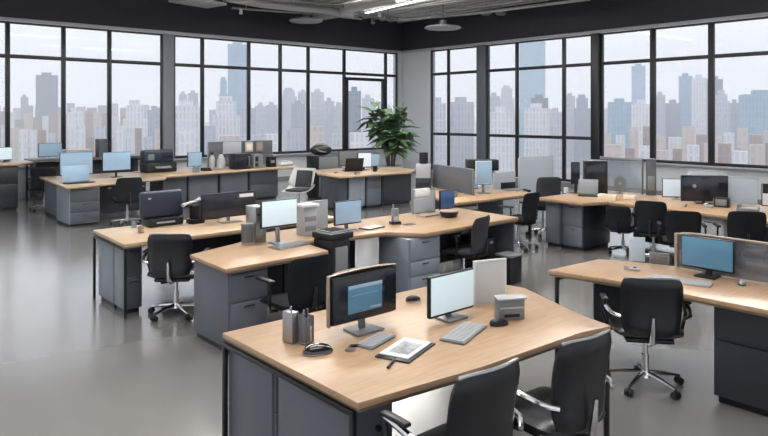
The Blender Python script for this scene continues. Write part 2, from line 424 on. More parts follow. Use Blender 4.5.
T = [
 ('grey slate tower block standing alone above the brown skyline, left windows', 37, 57, 75, 520, F_DARK, 0, 0),
 ('small hazy grey tower just left of the lone slate tower', 21, 28, 97, 560, F_GREY, 0, 0),
 ('white slab block rising among brown roofs in the second left bay', 68, 81, 112, 330, F_WHITE, 0, 0),
 ('broad white apartment block with tight window rows left of the grey column', 123, 147, 105, 290, F_WHITE, .1, 6),
 ('grey block adjoining the broad white apartment block', 148, 161, 110, 350, F_GREY, 0, 0),
 ('pale twin-topped tower just right of the grey column', 179, 187, 94, 520, F_MAUVE, 0, 0),
 ('pale square tower second right of the grey column', 188, 198, 93, 540, F_MAUVE, .1, 0),
 ('long white low building with a flat roof beside the grey column', 172, 202, 106, 260, F_WHITE, 0, 0),
 ('tall blue glass tower that rises past the transom, left windows', 228, 248, 44, 520, F_BLUE, 0, 0),
 ('pale blue stepped wing leaning on the tall blue glass tower', 219, 228, 80, 470, F_BLUE, 0, 10),
 ('white stepped block in front of the tall blue glass tower', 212, 240, 101, 280, F_WHITE, .15, 6),
 ('mauve grey block to the right of the white stepped block', 240, 256, 108, 330, F_MAUVE, 0, 0),
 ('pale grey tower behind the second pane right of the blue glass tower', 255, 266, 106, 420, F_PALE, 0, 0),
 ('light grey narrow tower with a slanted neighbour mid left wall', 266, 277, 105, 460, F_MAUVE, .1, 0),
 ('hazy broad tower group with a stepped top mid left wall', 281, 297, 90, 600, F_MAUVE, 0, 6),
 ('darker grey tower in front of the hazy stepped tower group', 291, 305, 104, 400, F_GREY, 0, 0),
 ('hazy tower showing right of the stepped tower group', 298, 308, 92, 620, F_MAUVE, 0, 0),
 ('slim pale tower left in the wide pane before the sash window', 311, 324, 92, 450, F_PALE, 0, 0),
 ('mid-height mauve block right of the slim pale tower', 324, 334, 101, 430, F_MAUVE, .1, 0),
 ('pale low block at the right edge of the wide pane', 333, 345, 106, 380, F_PALE, 0, 0),
 ('slate grey high tower seen through the sash window', 348, 361, 91, 330, F_DARK, 0, 0),
 ('pale tower partly behind the potted plant', 362, 374, 98, 420, F_PALE, 0, 0),
 ('low grey block behind the plant crown', 374, 392, 108, 360, F_MAUVE, 0, 0),
 ('pale slab filling the first narrow right-hand window', 430, 446, 103, 260, F_PALE, 0, 0),
 ('pale blue-grey slab in the second narrow right-hand window', 448, 474, 102, 280, F_MAUVE, .1, 0),
 ('pale fluted tower just right of the slate column', 488, 500, 96, 420, F_MAUVE, 0, 0),
 ('hazy light tower with a broad shoulder right of the slate column', 499, 514, 88, 520, F_PALE, 0, 8),
 ('white ribbed block low behind the third right-hand window', 489, 513, 112, 260, F_WHITE, 0, 0),
 ('tall teal glass skyscraper crossing the transom, right windows', 520, 545, 40, 560, F_TEAL, 0, 0),
 ('short dark blue glass block at the foot of the teal skyscraper', 531, 548, 98, 400, F_DARK, 0, 0),
 ('white fluted block below the teal skyscraper', 524, 549, 108, 300, F_WHITE, .1, 0),
 ('pale grey block right of the white fluted block', 549, 562, 112, 330, F_PALE, 0, 0),
 ('grey tower left of the thick black window post', 574, 590, 98, 400, F_GREY, .1, 6),
 ('pale narrow tower at the mullion left of the grey post tower', 565, 575, 96, 460, F_MAUVE, 0, 0),
 ('slender tall blue-grey tower right of the thick black post', 632, 645, 66, 600, F_BLUE, 0, 0),
 ('broad pale blue glass block right of the thick black post', 608, 631, 102, 380, F_BLUE, .1, 0),
 ('white striped tower in front of the slender blue-grey tower', 632, 651, 104, 330, F_WHITE, 0, 0),
 ('grey slim tower just right of the mullion, second large right pane', 655, 665, 95, 420, F_MAUVE, 0, 0),
 ('grey broad low tower left of the blue and white high-rise', 666, 680, 103, 430, F_GREY, 0, 0),
 ('big blue and white high-rise centred in the large right pane', 679, 692, 76, 460, F_BLUE, .05, 0),
 ('white flank of the big blue high-rise, closer and slimmer', 692, 706, 78, 410, F_WHITE, 0, 0),
 ('dark slate tower behind the right mullion', 707, 722, 79, 480, F_DARK, 0, 0),
 ('pale residential tower right of the right mullion', 714, 729, 94, 380, F_PALE, 0, 4),
 ('hazy narrow block second right of the right mullion', 730, 739, 103, 400, F_GREY, 0, 0),
 ('wide blue-grey residential slab at the right edge of the view', 740, 785, 94, 330, F_BLUE, .12, 0),
]
for (lab, a, b_, yt, D, m, rz, sb) in T:
    tower('office_tower' if yt < 100 else 'apartment_block', lab, a, b_, yt, D, m, rz, sb)
random.seed(3)
BAYS = [(8, 'bay at the left edge'), (64, 'first full left bay'), (110, 'second left bay'), (172, 'bay left of the column'), (203, 'bay right of the left column'),
        (249, 'bay of the tall blue tower'), (281, 'bay right of the tall blue tower'), (309, 'middle left-wall bay'), (345, 'bay before the sash window'), (400, 'sash window behind the plant'),
        (516, 'bay right of the slate column'), (563, 'bay of the teal skyscraper'), (600, 'bay left of the black post'), (652, 'bay right of the black post'),
        (710, 'second bay right of the black post'), (9999, 'bay at the right edge')]
def town(n, x0, x1, wmin, wmax, ya, yb, D, mats, lab, grp):
    st = (x1 - x0) / n
    for i in range(n):
        px = x0 + (i + .5) * st; w_ = st * .5 * random.uniform(wmin, wmax)
        m = mats[i % len(mats)]
        cw = {F_BROWN: 'brown', F_TAN: 'tan', F_WHITE: 'white', F_PALE: 'pale grey', F_MAUVE: 'mauve grey', F_GREY: 'slate grey'}[m]
        bay = next(nm for lim, nm in BAYS if px < lim)
        tower('low_house', '%s %s, in the %s' % (cw, lab, bay), px - w_, px + w_, random.uniform(ya, yb), D + (i % 2) * 34, m, random.uniform(-.08, .08), 0, '%s %s in the %s' % (cw, lab.replace('block', 'blocks').replace('building', 'buildings'), bay), False)
town(18, -20, 172, .6, .95, 103, 108, 640, [F_MAUVE, F_BROWN, F_GREY], 'far skyline block', 'far skyline blocks beyond the left windows')
town(22, -20, 172, .6, .98, 109, 120, 440, [F_BROWN, F_TAN, F_BROWN, F_WHITE], 'mid-distance town block', 'mid-distance town blocks beyond the left windows')
town(20, -20, 172, .6, .98, 124, 140, 220, [F_WHITE, F_BROWN, F_PALE, F_TAN, F_WHITE], 'low near building', 'low pale roofs nearest the left windows')
town(10, 176, 392, .6, .98, 126, 136, 200, [F_WHITE, F_MAUVE, F_TAN, F_PALE], 'low building below the towers', 'low buildings at the foot of the left-hand towers')
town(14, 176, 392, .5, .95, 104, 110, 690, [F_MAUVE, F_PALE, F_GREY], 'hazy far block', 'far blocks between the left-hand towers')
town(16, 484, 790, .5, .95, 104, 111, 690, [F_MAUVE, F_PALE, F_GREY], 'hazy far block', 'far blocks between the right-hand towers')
town(14, 600, 790, .6, .95, 126, 138, 250, [F_TAN, F_WHITE, F_TAN, F_BROWN], 'low building before the high-rises', 'tan low buildings before the right-hand high-rises')
town(12, 606, 796, .5, .95, 140, 152, 160, [F_TAN, F_BROWN, F_WHITE], 'lowest near roof block', 'low tan roofs nearest the right-hand windows')
# hazy city air beyond the glass
hm = bpy.data.materials.new('city_haze'); hm.use_nodes = True
ht = hm.node_tree; ht.nodes.remove(ht.nodes['Principled BSDF'])
hs = ht.nodes.new('ShaderNodeVolumeScatter'); hs.inputs['Density'].default_value = .0010; hs.inputs['Color'].default_value = (1, 1, 1, 1)
ht.links.new(hs.outputs[0], ht.nodes['Material Output'].inputs['Volume'])
hz = MB().poly([(60, -1200), (1100, -1200), (1100, 1100), (-1200, 1100), (-1200, 60), (60, 60)], GND + .5, 110, 0).build('city_air', hm, smooth=False)
struct(hz)

# ------------------------------------------------------------------ ceiling services
def cd(px, py, z):        # point at height z seen along a line of sight (for laying out the ceiling only)
    d = (z - 2) * F / (115 - py); xr = (px - 384) / F * d
    return Vector((FX * d + RX * xr, FY * d + RY * xr, z))
def linear_lamp(p0, p1, label, e):
    v = p1 - p0; L = v.length; c = (p0 + p1) / 2
    rz = math.atan2(v.y, v.x)
    t = thing('linear_ceiling_light', label, 'light', c, rz, 'linear ceiling lights')
    MB().bx(-L / 2, L / 2, -.07, .07, 0, .08, .006).build('housing', 'ltgrey', t)
    MB().bx(-L / 2 + .02, L / 2 - .02, -.055, .055, -.012, 0, .003).build('diffuser', 'lamp', t)
    for s in (-1, 1): MB().cyl((s * L * .4, 0, .08), (s * L * .4, 0, CEIL - c.z), .008, n=8).build('hanger', 'steel', t)
    a = area('lamp_light', (c.x, c.y, c.z - .04), (0, 0, rz), L, .14, e * .6)
    a.parent = t; a.location = (0, 0, -.04); a.rotation_euler = (0, 0, 0)
    u = area('added_ceiling_fill', (0, 0, 0), (PI, 0, 0), L, .14, e * 1.8)  # upward fill added to brighten the ceiling
    u.parent = t; u.location = (0, 0, .10)
LZ = 5.0
linear_lamp(cd(366, 13, LZ), cd(432, -3, LZ), 'bright linear strip light hanging near the room corner', 90)
linear_lamp(Vector((6, 12, LZ)), Vector((11, 12, LZ)), 'unseen strip light added over the rear left desks', 160)  # this and the following strips: out-of-view lamps added to brighten the interior
linear_lamp(Vector((2.5, 8, LZ)), Vector((8, 8, LZ)), 'unseen strip light added over the middle desks', 220)
linear_lamp(Vector((7.5, 4.5, LZ)), Vector((13, 4.5, LZ)), 'unseen strip light added over the right-hand desks', 200)
linear_lamp(Vector((1, 4, LZ)), Vector((6, 4, LZ)), 'unseen strip light added over the nearest desk', 120)
linear_lamp(Vector((-2, 1, LZ)), Vector((4, 1, LZ)), 'unseen strip light added behind the nearest chairs', 110)
linear_lamp(Vector((-2, 10, LZ)), Vector((3, 10, LZ)), 'unseen strip light added over the open floor at left', 180)
# square grey panel, pendants, spotlight
p = cd(198, 4, 4.8)
t = thing('ceiling_panel', 'pale grey square panel light hanging below the ceiling at left', 'ceiling panel', p, R(12))
MB().bx(-.6, .6, -.4, .4, 0, .07, .02).build('panel', 'ltgrey', t)
for s in (-1, 1): MB().cyl((s * .3, 0, .07), (s * .3, 0, CEIL - 4.8), .012, n=8).build('hanger', 'steel', t)
def pendant(px, py, z, r, label):
    p = cd(px, py, z)
    t = thing('pendant_light', label, 'light', p)
    MB().lathe((0, 0, 0), [(.02, .0), (r * .9, .0), (r, .03), (r * .92, .07), (r * .4, .12), (.06, .14), (.02, .14)]).build('shade', 'ltgrey', t)
    MB().lathe((0, 0, 0), [(.02, .13), (.10, .13), (.10, .25), (.06, .27), (.02, .27)]).build('lamp_holder', 'grey', t)
    MB().cyl((0, 0, .27), (0, 0, CEIL - z), .012, n=8).build('rod', 'black', t)
pendant(443, 29, 4.55, .55, 'round white disc pendant light nearest the room corner')
pendant(306, 22, 4.75, .5, 'flat pale disc pendant light left of the strip light')
p = cd(241, 14, 4.75)
t = thing('spotlight', 'tiny white spotlight hanging from a pipe at upper left', 'light', p)
MB().cyl((0, 0, 0), (0, 0, .14), .05, .035).build('lamp_head', 'white', t)
MB().cyl((0, 0, .14), (0, 0, CEIL - 4.75), .012, n=8).build('rod', 'black', t)
def pipe(name, label, pts, r, m, cat='pipe', hang=()):
    t = thing(name, label, cat, pts[0])
    q = [p - pts[0] for p in pts]
    MB().tube(q, r, 12).build('pipe_run' if cat == 'pipe' else 'duct_run', m, t)
    for f in hang:
        i = f * (len(q) - 1); k = min(int(i), len(q) - 2); c = q[k].lerp(q[k + 1], i - k)
        MB().cyl(c, (c.x, c.y, CEIL - pts[0].z), .012, n=6).build('hanger', 'steel', t)
pipe('ceiling_duct', 'long pale round duct running under the ceiling', [cd(228, -2, 5.05), cd(262, 4, 5.05), cd(320, 10, 5.05), cd(352, 15, 5.05)], .11, 'duct', 'duct', (.3, .8))
pipe('ceiling_duct', 'curved grey duct bending behind the strip light', [cd(316, 17, 5.1), cd(338, 13, 5.1), cd(352, 7, 5.1), cd(372, 3, 5.1), cd(398, -2, 5.1)], .14, 'duct', 'duct', (.5,))
pipe('sprinkler_pipe', 'thin sprinkler pipe along the left of the ceiling', [cd(232, 8, 4.95), cd(300, 13, 4.95), cd(362, 19, 4.95)], .03, 'steel', 'pipe', (.1, .5, .95))
pipe('sprinkler_pipe', 'thin upper pipe beside the strip light', [cd(262, -1, 5.15), cd(330, 4, 5.15), cd(398, 18, 5.15)], .035, 'steel', 'pipe', (.3, .8))
pipe('sprinkler_pipe', 'thin pipe running along the right-hand dark wall', [cd(398, 20, 4.98), cd(470, 14, 4.98), cd(590, -1, 4.98)], .04, 'duct', 'pipe', (.2, .6))
pipe('sprinkler_pipe', 'upper pale pipe right of the strip light', [cd(404, 8, 5.28), cd(450, 2, 5.28), cd(490, -4, 5.28)], .05, 'ltgrey', 'pipe', (.2, .7))
t = thing('cable_tray', 'long ladder cable tray right of the strip light', 'cable tray', cd(420, 16, 5.15))
a0, a1 = cd(420, 16, 5.15), cd(545, -1, 5.15); v = a1 - a0; nrm = Vector((-v.y, v.x, 0)).normalized()
tb = MB()
for s in (-.18, .18): tb.tube([nrm * s, v + nrm * s], .025, 8)
tb.build('rail', 'duct', t)
tb = MB()
for k in range(18): c = v * (k + .5) / 18; tb.tube([c - nrm * .18, c + nrm * .18], .012, 6)
tb.build('rung', 'duct', t)
tb = MB()
for f in (.1, .6): c = v * f; tb.cyl(c, (c.x, c.y, CEIL - 5.15), .012, n=6)
tb.build('hanger', 'steel', t)
for px, lab in ((486, 'left of two round black ceiling speakers on the dark wall'), (501, 'right of two round black ceiling speakers on the dark wall')):
    p = cd(px, 15, 5.0)
    t = thing('ceiling_speaker', lab, 'speaker', p)
    MB().lathe((0, 0, 0), [(.03, 0), (.13, 0), (.17, .05), (.17, .16), (.13, .2), (.03, .2)]).build('speaker_body', 'grey', t)
    MB().cyl((0, 0, .2), (0, 0, CEIL - 5.0), .015, n=8).build('rod', 'black', t)
for px, py in ((373, 23), (380, 18), (388, 20)):
    p = cd(px, py, 4.92)
    t = thing('track_spotlight', 'small dark track spotlight in the cluster left of the corner', 'light', p, 0, 'dark track spotlights near the corner')
    MB().cyl((0, 0, 0), (.05, .05, .16), .07, .05).build('lamp_head', 'grey', t)
    MB().cyl((.04, .04, .15), (.04, .04, CEIL - 4.92), .012, n=6).build('rod', 'black', t)

# ------------------------------------------------------------------ desks and cabinets
def inset(poly, d):
    cx = sum(p[0] for p in poly) / len(poly); cy = sum(p[1] for p in poly) / len(poly)
    out = []
    for x, y in poly:
        v = Vector((cx - x, cy - y)); L = v.length
        out.append((x + v.x / L * d, y + v.y / L * d))
    return out
def desk(label, poly, top=.74, wood=WOOD, legs=(), frames=(), panels=(), rails=True, name='office_desk', cat='desk'):
    ox, oy = poly[0]
    t = thing(name, label, cat, (ox, oy, 0))
    L = [(x - ox, y - oy) for x, y in poly]
    MB().poly(L, top - .032, top, .004).build('tabletop', wood, t)
    MB().poly(inset(L, .012), top - .05, top - .0325, .003).build('edge_band', EDGE, t)
    for x, y in legs: MB().bx(x - ox - .02, x - ox + .02, y - oy - .02, y - oy + .02, 0, top - .05, .004).build('leg', 'blackm', t)
    for (x0, y0), (x1, y1) in frames:      # inverted U legs
        a, b_ = Vector((x0 - ox, y0 - oy, 0)), Vector((x1 - ox, y1 - oy, 0))
        z = Vector((0, 0, top - .065)); f = MB()
        n = (b_ - a).length; rz = math.atan2(b_.y - a.y, b_.x - a.x)
        for c in (a, b_): f.box(c + z / 2, (.028, .028, z.z), rz=rz, bev=.006)
        f.box((a + b_) / 2 + z, (n + .028, .028, .028), rz=rz, bev=.006).build('leg_frame', 'blackm', t)
    for (x0, y0), (x1, y1), z0, m in panels:
        a, b_ = Vector((x0 - ox, y0 - oy, 0)), Vector((x1 - ox, y1 - oy, 0))
        rz = math.atan2(b_.y - a.y, b_.x - a.x); c = (a + b_) / 2
        MB().box((c.x, c.y, (z0 + top - .052) / 2), ((b_ - a).length, .022, top - .052 - z0), rz=rz, bev=.003).build('modesty_panel', m, t)
    return t
def cabinet(label, x0, x1, y0, y1, z1, front, rows, body='cab', face=None, knobs='bar', name='drawer_cabinet', cols=1, kind='drawer', topm=None):
    """front '-Y' or '-X'; rows = relative heights from the top"""
    face = face or body
    cx, cy = (x0 + x1) / 2, (y0 + y1) / 2
    if front == '-Y': W, D, rz = x1 - x0, y1 - y0, 0
    else: W, D, rz = y1 - y0, x1 - x0, -PI / 2
    t = thing(name, label, 'cabinet', (cx, cy, 0), rz)
    MB().bx(-W / 2, W / 2, -D / 2, D / 2, .05, z1, .004).build('body', body, t)
    MB().bx(-W / 2 + .02, W / 2 - .02, -D / 2 + .03, D / 2 - .02, 0, .05, 0).build('plinth', 'black', t)
    if topm: MB().bx(-W / 2, W / 2, -D / 2, D / 2, z1, z1 + .02, .004).build('top', topm, t)
    tot = sum(rows); z = z1 - .012; H = z1 - .05 - .02; cw = (W - .02) / cols
    for r in rows:
        h = H * r / tot
        for c in range(cols):
            xa = -W / 2 + .01 + c * cw; xb = xa + cw
            d = MB().bx(xa + .004, xb - .004, -D / 2 - .018, -D / 2 + .0, z - h + .006, z - .004, .003).build(kind, face, t)
            if knobs == 'bar':
                MB().bx((xa + xb) / 2 - .05, (xa + xb) / 2 + .05, -D / 2 - .03, -D / 2 - .018, z - .045, z - .035, .003).build('handle', 'black', d)
            elif knobs == 'knob':
                MB().cyl(((xa + xb) / 2 + .02, -D / 2 - .018, z - .12), ((xa + xb) / 2 + .02, -D / 2 - .035, z - .12), .014).build('knob', 'black', d)
        z -= h
    return t

# desk 1: nearest, centre
desk('nearest oak desk in the foreground with black frame legs', [(1.84, 2.28), (2.57, 2.20), (3.40, 2.17), (3.655, 2.12), (3.71, 2.35), (3.98, 3.0), (3.93, 3.25), (3.75, 3.44), (3.45, 3.5), (1.84, 3.53)],
     frames=[((1.850, 2.33), (1.850, 3.515)), ((3.638, 2.14), (3.88, 3.05))])
cabinet('grey cabinet under the near left corner of the nearest desk', 1.865, 2.12, 2.37, 2.97, .685, '-Y', [1, 1.6], 'cab', 'cab', 'knob')
cabinet('grey cabinet under the far left corner of the nearest desk', 1.865, 2.30, 3.03, 3.50, .685, '-Y', [1, 1.6], 'cab', 'cab', 'knob')
# desk 2: middle
desk('long oak desk in the middle row with a notch for the shredder', [(2.62, 4.97), (3.70, 5.02), (3.76, 5.56), (4.18, 5.58), (4.35, 5.46), (4.75, 5.42), (5.02, 5.08), (6.67, 5.12), (6.72, 6.28), (3.64, 6.25), (3.26, 5.92), (2.65, 5.70)],
     panels=[((3.1, 5.72), (4.75, 5.95), .1, 'cab_dk'), ((5.3, 6.0), (6.6, 6.0), .1, 'cab_md'), ((6.64, 5.16), (6.66, 6.2), 0, 'cab')], legs=[(3.6, 5.6), (4.3, 5.6)])
cabinet('grey two-drawer cabinet under the left end of the middle desk', 2.68, 3.06, 5.04, 5.68, .685, '-Y', [1, 1.5], 'cab', 'cab')
cabinet('light grey three-drawer cabinet under the middle of the middle desk', 4.83, 5.30, 5.14, 5.62, .685, '-Y', [1.1, .8, 1.1], 'cab_lt', 'cab_lt')
# desk 3: left
desk('oak desk on the left with glassy end panels and a dark wide monitor', [(2.38, 6.58), (5.0, 6.60), (5.0, 7.62), (2.42, 7.62)], wood=WOOD_SHEEN,
     panels=[((3.05, 7.3), (4.9, 7.3), .1, 'cab_dk'), ((4.95, 6.66), (4.95, 7.56), 0, 'cab_md')], frames=[((2.405, 6.62), (2.42, 7.58))])
cabinet('light grey end cabinet under the near part of the left desk', 2.44, 2.62, 6.74, 7.02, .685, '-Y', [1, 1], 'cab_lt', 'cab_md')
cabinet('light grey end cabinet under the far part of the left desk', 2.44, 2.62, 7.05, 7.50, .685, '-Y', [1, 1], 'cab_lt', 'cab_md')
cabinet('pale pedestal behind the kneehole of the left desk', 4.22, 4.6, 6.72, 7.2, .62, '-Y', [1, 1, 1], 'ltgrey', 'ltgrey')
# desk 4: middle back
desk('oak desk behind the middle row, two black chairs before it', [(7.1, 6.55), (8.35, 6.50), (8.95, 6.52), (8.98, 7.1), (8.6, 7.6), (8.45, 8.4), (8.02, 8.35), (7.35, 7.3)],
     panels=[((7.3, 7.0), (8.7, 7.0), .08, 'cab_md'), ((8.2, 7.3), (8.2, 8.3), 0, 'cab_dk')], legs=[(8.9, 6.6)])
# desk 5: right back
desk('long oak desk near the right-hand windows', [(8.50, 6.15), (8.45, 5.36), (8.88, 5.2), (8.78, 4.5), (8.66, 2.9), (8.6, 1.6), (10.1, 1.6), (10.2, 5.3), (10.15, 6.15)],
     panels=[((9.7, 1.7), (9.8, 5.3), .05, 'cab_dk')], legs=[(8.7, 1.7)])
cabinet('grey two-drawer cabinet at the left end of the long desk by the windows', 8.62, 9.35, 5.44, 5.80, .685, '-X', [1.1, 1], 'cab_dk', 'cab', cols=1)
cabinet('tall plain grey cabinet at the far left end of the long desk by the windows', 8.62, 9.35, 5.83, 6.10, .685, '-X', [1], 'cab', 'cab', cols=1, kind='door')
cabinet('white two-drawer pedestal under the long desk by the windows', 8.85, 9.3, 3.56, 3.95, .67, '-X', [1, 1, 1], 'pale', 'pale')
# desk 6: right front
desk('oak desk at right foreground with a blue screen on it', [(4.58, 3.22), (4.68, 2.70), (4.71, 1.6), (4.71, .9), (5.7, .9), (5.68, 2.0), (5.42, 2.85), (5.26, 3.17)],
     frames=[((4.62, 3.16), (5.22, 3.12))], panels=[((5.0, 3.06), (5.34, 2.80), .2, 'cab_dk')])
cabinet('dark navy two-drawer cabinet at the right edge of the picture', 4.80, 5.45, 1.15, 2.0, .685, '-X', [1, 1.7], 'cab_dk', 'cab_dk', None)
# desk 7: back left
desk('oak desk at back left carrying two pale monitors', [(3.5, 12.45), (4.6, 12.72), (5.5, 12.98), (5.66, 13.25), (5.5, 14.85), (3.68, 14.9)], wood=WOOD_SHEEN,
     panels=[((4.2, 13.6), (5.4, 13.7), .05, 'cab_dk')])
cabinet('grey drawer cabinet under the back left desk, facing the open floor', 3.60, 4.12, 12.62, 13.4, .685, '-Y', [1.3, 1, 1], 'cab_lt', 'cab_md')
cabinet('grey cabinet under the rear end of the back left desk', 3.72, 4.12, 13.45, 14.7, .685, '-Y', [1], 'cab', 'cab_md', kind='door')
# counter 8
t = desk('dark cabinet-height oak counter at the far left edge', [(.8, 15.62), (3.5, 15.62), (3.85, 16.1), (3.85, 16.7), (.8, 16.7)], .98, WOOD_SHEEN, name='office_counter', cat='counter')
cabinet('charcoal drawer cabinet under the far left counter', 1.0, 3.46, 15.68, 16.6, .925, '-Y', [1, 1.4], 'cab_dk', 'cab_dk', 'bar', cols=4)
# counter behind, along the left window wall
t = desk('dark counter running along the far left window wall', [(3.95, 16.55), (6.6, 16.6), (6.6, 17.35), (3.95, 17.35)], .98, mat('dark_counter', (.06, .063, .07), .4), name='office_counter', cat='counter',
         legs=[(4.0, 16.6), (6.5, 16.65), (4.0, 17.3), (6.5, 17.3)], panels=[((4.0, 17.0), (6.5, 17.0), .1, 'cab_dk')])
# desk 9: credenza
desk('long oak-topped credenza before the left windows', [(5.70, 13.42), (8.6, 13.72), (9.15, 13.55), (9.35, 14.2), (9.2, 14.9), (5.6, 14.95)], wood=WOOD_SHEEN, name='credenza_top', cat='worktop')
for i, (a, b_, lab, m) in enumerate(((163, 188, 'leftmost of the four grey door units under the oak credenza', 'cab'), (188.5, 219, 'second from left of the four grey door units under the oak credenza', 'cab'),
                                     (220.5, 249, 'third from left of the four grey door units under the oak credenza', 'cab'), (250, 279, 'darkest, rightmost of the four door units under the oak credenza', 'cab_md'))):
    xx = []
    for px in (a, b_):
        s = (px - 384) / F; xx.append(13.78 * (FX + s * RX) / (FY + s * RY))
    cabinet(lab, xx[0], xx[1] - .02, 13.80, 14.5, .685, '-Y', [1] if i < 3 else [1, 1], 'cab_md', m, None, name='door_cabinet', kind='door' if i < 3 else 'drawer')
# desk 10: back centre
desk('oak desk before the potted plant with grey doors beneath', [(8.32, 10.9), (10.2, 10.78), (10.7, 11.15), (10.9, 11.9), (9.6, 12.7), (8.9, 12.6), (8.4, 11.8)], wood=WOOD_SHEEN)
for a, b_, lab, m, rows in ((349, 366, 'light grey door unit under the desk by the plant', 'cab_lt', [1]), (367, 382, 'mid grey two-drawer unit under the desk by the plant', 'cab', [1, 1.4]), (383, 412, 'dark unit right of the drawers under the desk by the plant', 'cab_dk', [1])):
    xx = []
    for px in (a, b_):
        s = (px - 384) / F; xx.append(11.02 * (FX + s * RX) / (FY + s * RY))
    cabinet(lab, xx[0], xx[1] - .01, 11.04, 11.6, .685, '-Y', rows, 'cab_md', m, None, kind='door' if len(rows) == 1 else 'drawer', name='door_cabinet')
cabinet('slate end unit facing left under the desk by the plant', 8.42, 8.62, 11.05, 11.68, .685, '-X', [1], 'cab_md', 'cab_md', None, cols=2, kind='door', name='door_cabinet')
# tall box cabinet behind
cabinet('grey and black storage box cabinet behind the shell chair', 9.25, 9.95, 12.95, 13.45, 1.02, '-Y', [1, 1], 'black', 'grey', None)

# ------------------------------------------------------------------ chairs
def chair_proto(style, name='office_chair'):
    t = thing(name, 'x', 'chair')
    cm = dict(leather='leather', fabric='fabric', grey='greyfab', shell='greyfab')[style]
    top = .90 if style == 'leather' else .88
    hw = .215 if style == 'leather' else .225
    # seat cushion, slightly dished, waterfall front
    def seat(u, v):
        x = (u - .5) * .49 * (1 - .10 * abs(2 * v - 1) ** 6); y = (v - .5) * .47 * (1 - .08 * abs(2 * u - 1) ** 6)
        return x, y + .01, .455 - .028 * max(0, v - .7) / .3 + .012 * abs(2 * u - 1) ** 2
    MB().slab(seat, 14, 14, .075).build('seat', cm if style != 'shell' else 'greyfab', t)
    MB().box((0, -.01, .405), (.34, .36, .035), bev=.015).build('seat_pan', 'black', t)
    def back(u, v):
        k, q = 2 * u - 1, 2 * v - 1
        H = top - .46
        x = k * hw * (1 - .10 * abs(q) ** 6) * (1 - .10 * (1 - v) ** 2)
        return (x, -.245 - .045 * v + .04 * k * k + .02 * math.sin(v * PI), .46 + H / 2 + H / 2 * q * (1 - .07 * abs(k) ** 6))
    MB().slab(back, 16, 16, .055 if style == 'leather' else .04).build('backrest', cm, t)
    fr = 'chrome' if style in ('leather', 'shell') else 'black'
    if style == 'leather':
        def crest(u): k = abs(2 * u - 1); return ((2 * u - 1) * hw * .88, -.292 + .04 * k * k, top + .002 - .012 * k ** 4)
        MB().tube([crest(i / 10) for i in range(11)], .009, 8).build('top_rail', 'steel', t)
    # J shaped back support
    MB().tube([(0, -.05, .395), (0, -.20, .39), (0, -.285, .43), (0, -.30, .52), (0, -.31, .62)], [.022, .022, .022, .018, .012], 10).build('back_support', fr, t)
    for s in (-1, 1):
        if style == 'leather':
            a = MB().tube([(s * .21, -.255, .60), (s * .27, -.20, .615), (s * .295, -.08, .63), (s * .295, .06, .655), (s * .285, .14, .65)], [.012, .014, .016, .018, .014], 8).build('armrest', 'chrome', t)
            MB().tube([(s * .29, .11, .645), (s * .305, .09, .56), (s * .27, .05, .44), (s * .18, .02, .405)], .014, 8).build('arm_strut', 'black', a)
            MB().box((s * .295, .03, .672), (.045, .17, .02), bev=.009, seg=3).build('arm_pad', 'black', a)
            continue
        a = MB().tube([(s * .20, -.02, .40), (s * .27, -.03, .41), (s * .295, -.05, .47), (s * .295, -.06, .60), (s * .29, -.05, .655)], .014, 8).build('armrest_support', fr, t)
        a.name = 'armrest'
        MB().box((s * .285, .03, .668), (.055, .25, .03), bev=.012, seg=3).build('arm_pad', 'black', a)
    MB().cyl((0, 0, .09), (0, 0, .25), .028, n=14).cyl((0, 0, .25), (0, 0, .40), .019, n=14).build('gas_lift', 'chrome' if style != 'fabric' else 'steel', t)
    b = MB().cyl((0, 0, .075), (0, 0, .125), .045, .035, 16)
    for k in range(5):
        an = 2 * PI * k / 5 + .35; c, s_ = math.cos(an), math.sin(an)
        b.tube([(c * .03, s_ * .03, .105), (c * .15, s_ * .15, .092), (c * .275, s_ * .275, .068)], [.022, .018, .012], 8)
    b.build('star_base', 'chrome', t)
    for k in range(5):
        an = 2 * PI * k / 5 + .35; c, s_ = math.cos(an), math.sin(an)
        cc = Vector((c * .275, s_ * .275, .028)); tv = Vector((-s_, c, 0))
        q = MB()
        for sg in (-1, 1): q.cyl(cc + tv * (sg * .006), cc + tv * (sg * .026), .028, n=14)
        q.cyl(cc, cc + Vector((0, 0, .04)), .009, n=8)
        q.box(cc + Vector((0, 0, .022)), (.03, .03, .018), rz=an, bev=.006)
        q.build('caster', 'black', t)
    return t
LE = chair_proto('leather'); FA = chair_proto('fabric'); GR = chair_proto('grey')
place(LE, 'black leather chair at the near edge of the nearest desk, left of the pair', (2.19, 2.07, 0), R(-3), (.95, .98, 1.05))
place(LE, 'black leather chair at the near edge of the nearest desk, right of the pair', (2.91, 2.05, 0), R(-6), (.95, .98, 1.03))
place(LE, 'black chair with chrome base before the left desk, on the open floor', (2.84, 6.42, 0), R(-38), (1.0, .96, .95))
place(LE, 'black chair with chrome star base at the right foreground desk', (4.70, 2.45, 0), R(-52), (.98, .94, .95))
place(FA, 'black fabric chair tucked at the left end of the middle desk', (3.16, 4.76, 0), R(0), .96)
place(GR, 'grey mesh-backed chair at the right end of the middle desk', (5.80, 5.24, 0), R(16), .96)
place(FA, 'black fabric chair before the back left desk', (4.50, 12.28, 0), R(-12), 1.0)
place(FA, 'black chair between the far left counter and the back left desk', (3.86, 15.22, 0), R(-20), 1.04)
place(FA, 'black fabric chair before the desk behind the middle row, left of two', (8.1, 6.22, 0), R(5), .98)
place(GR, 'dark grey chair with pale seat front near the right end of that back desk', (9.28, 6.62, 0), R(-30), (.95, .95, 1.13))
place(FA, 'black chair at the long window desk, second from its left cabinet', (8.70, 4.42, 0), R(-72), (.9, .9, .98))
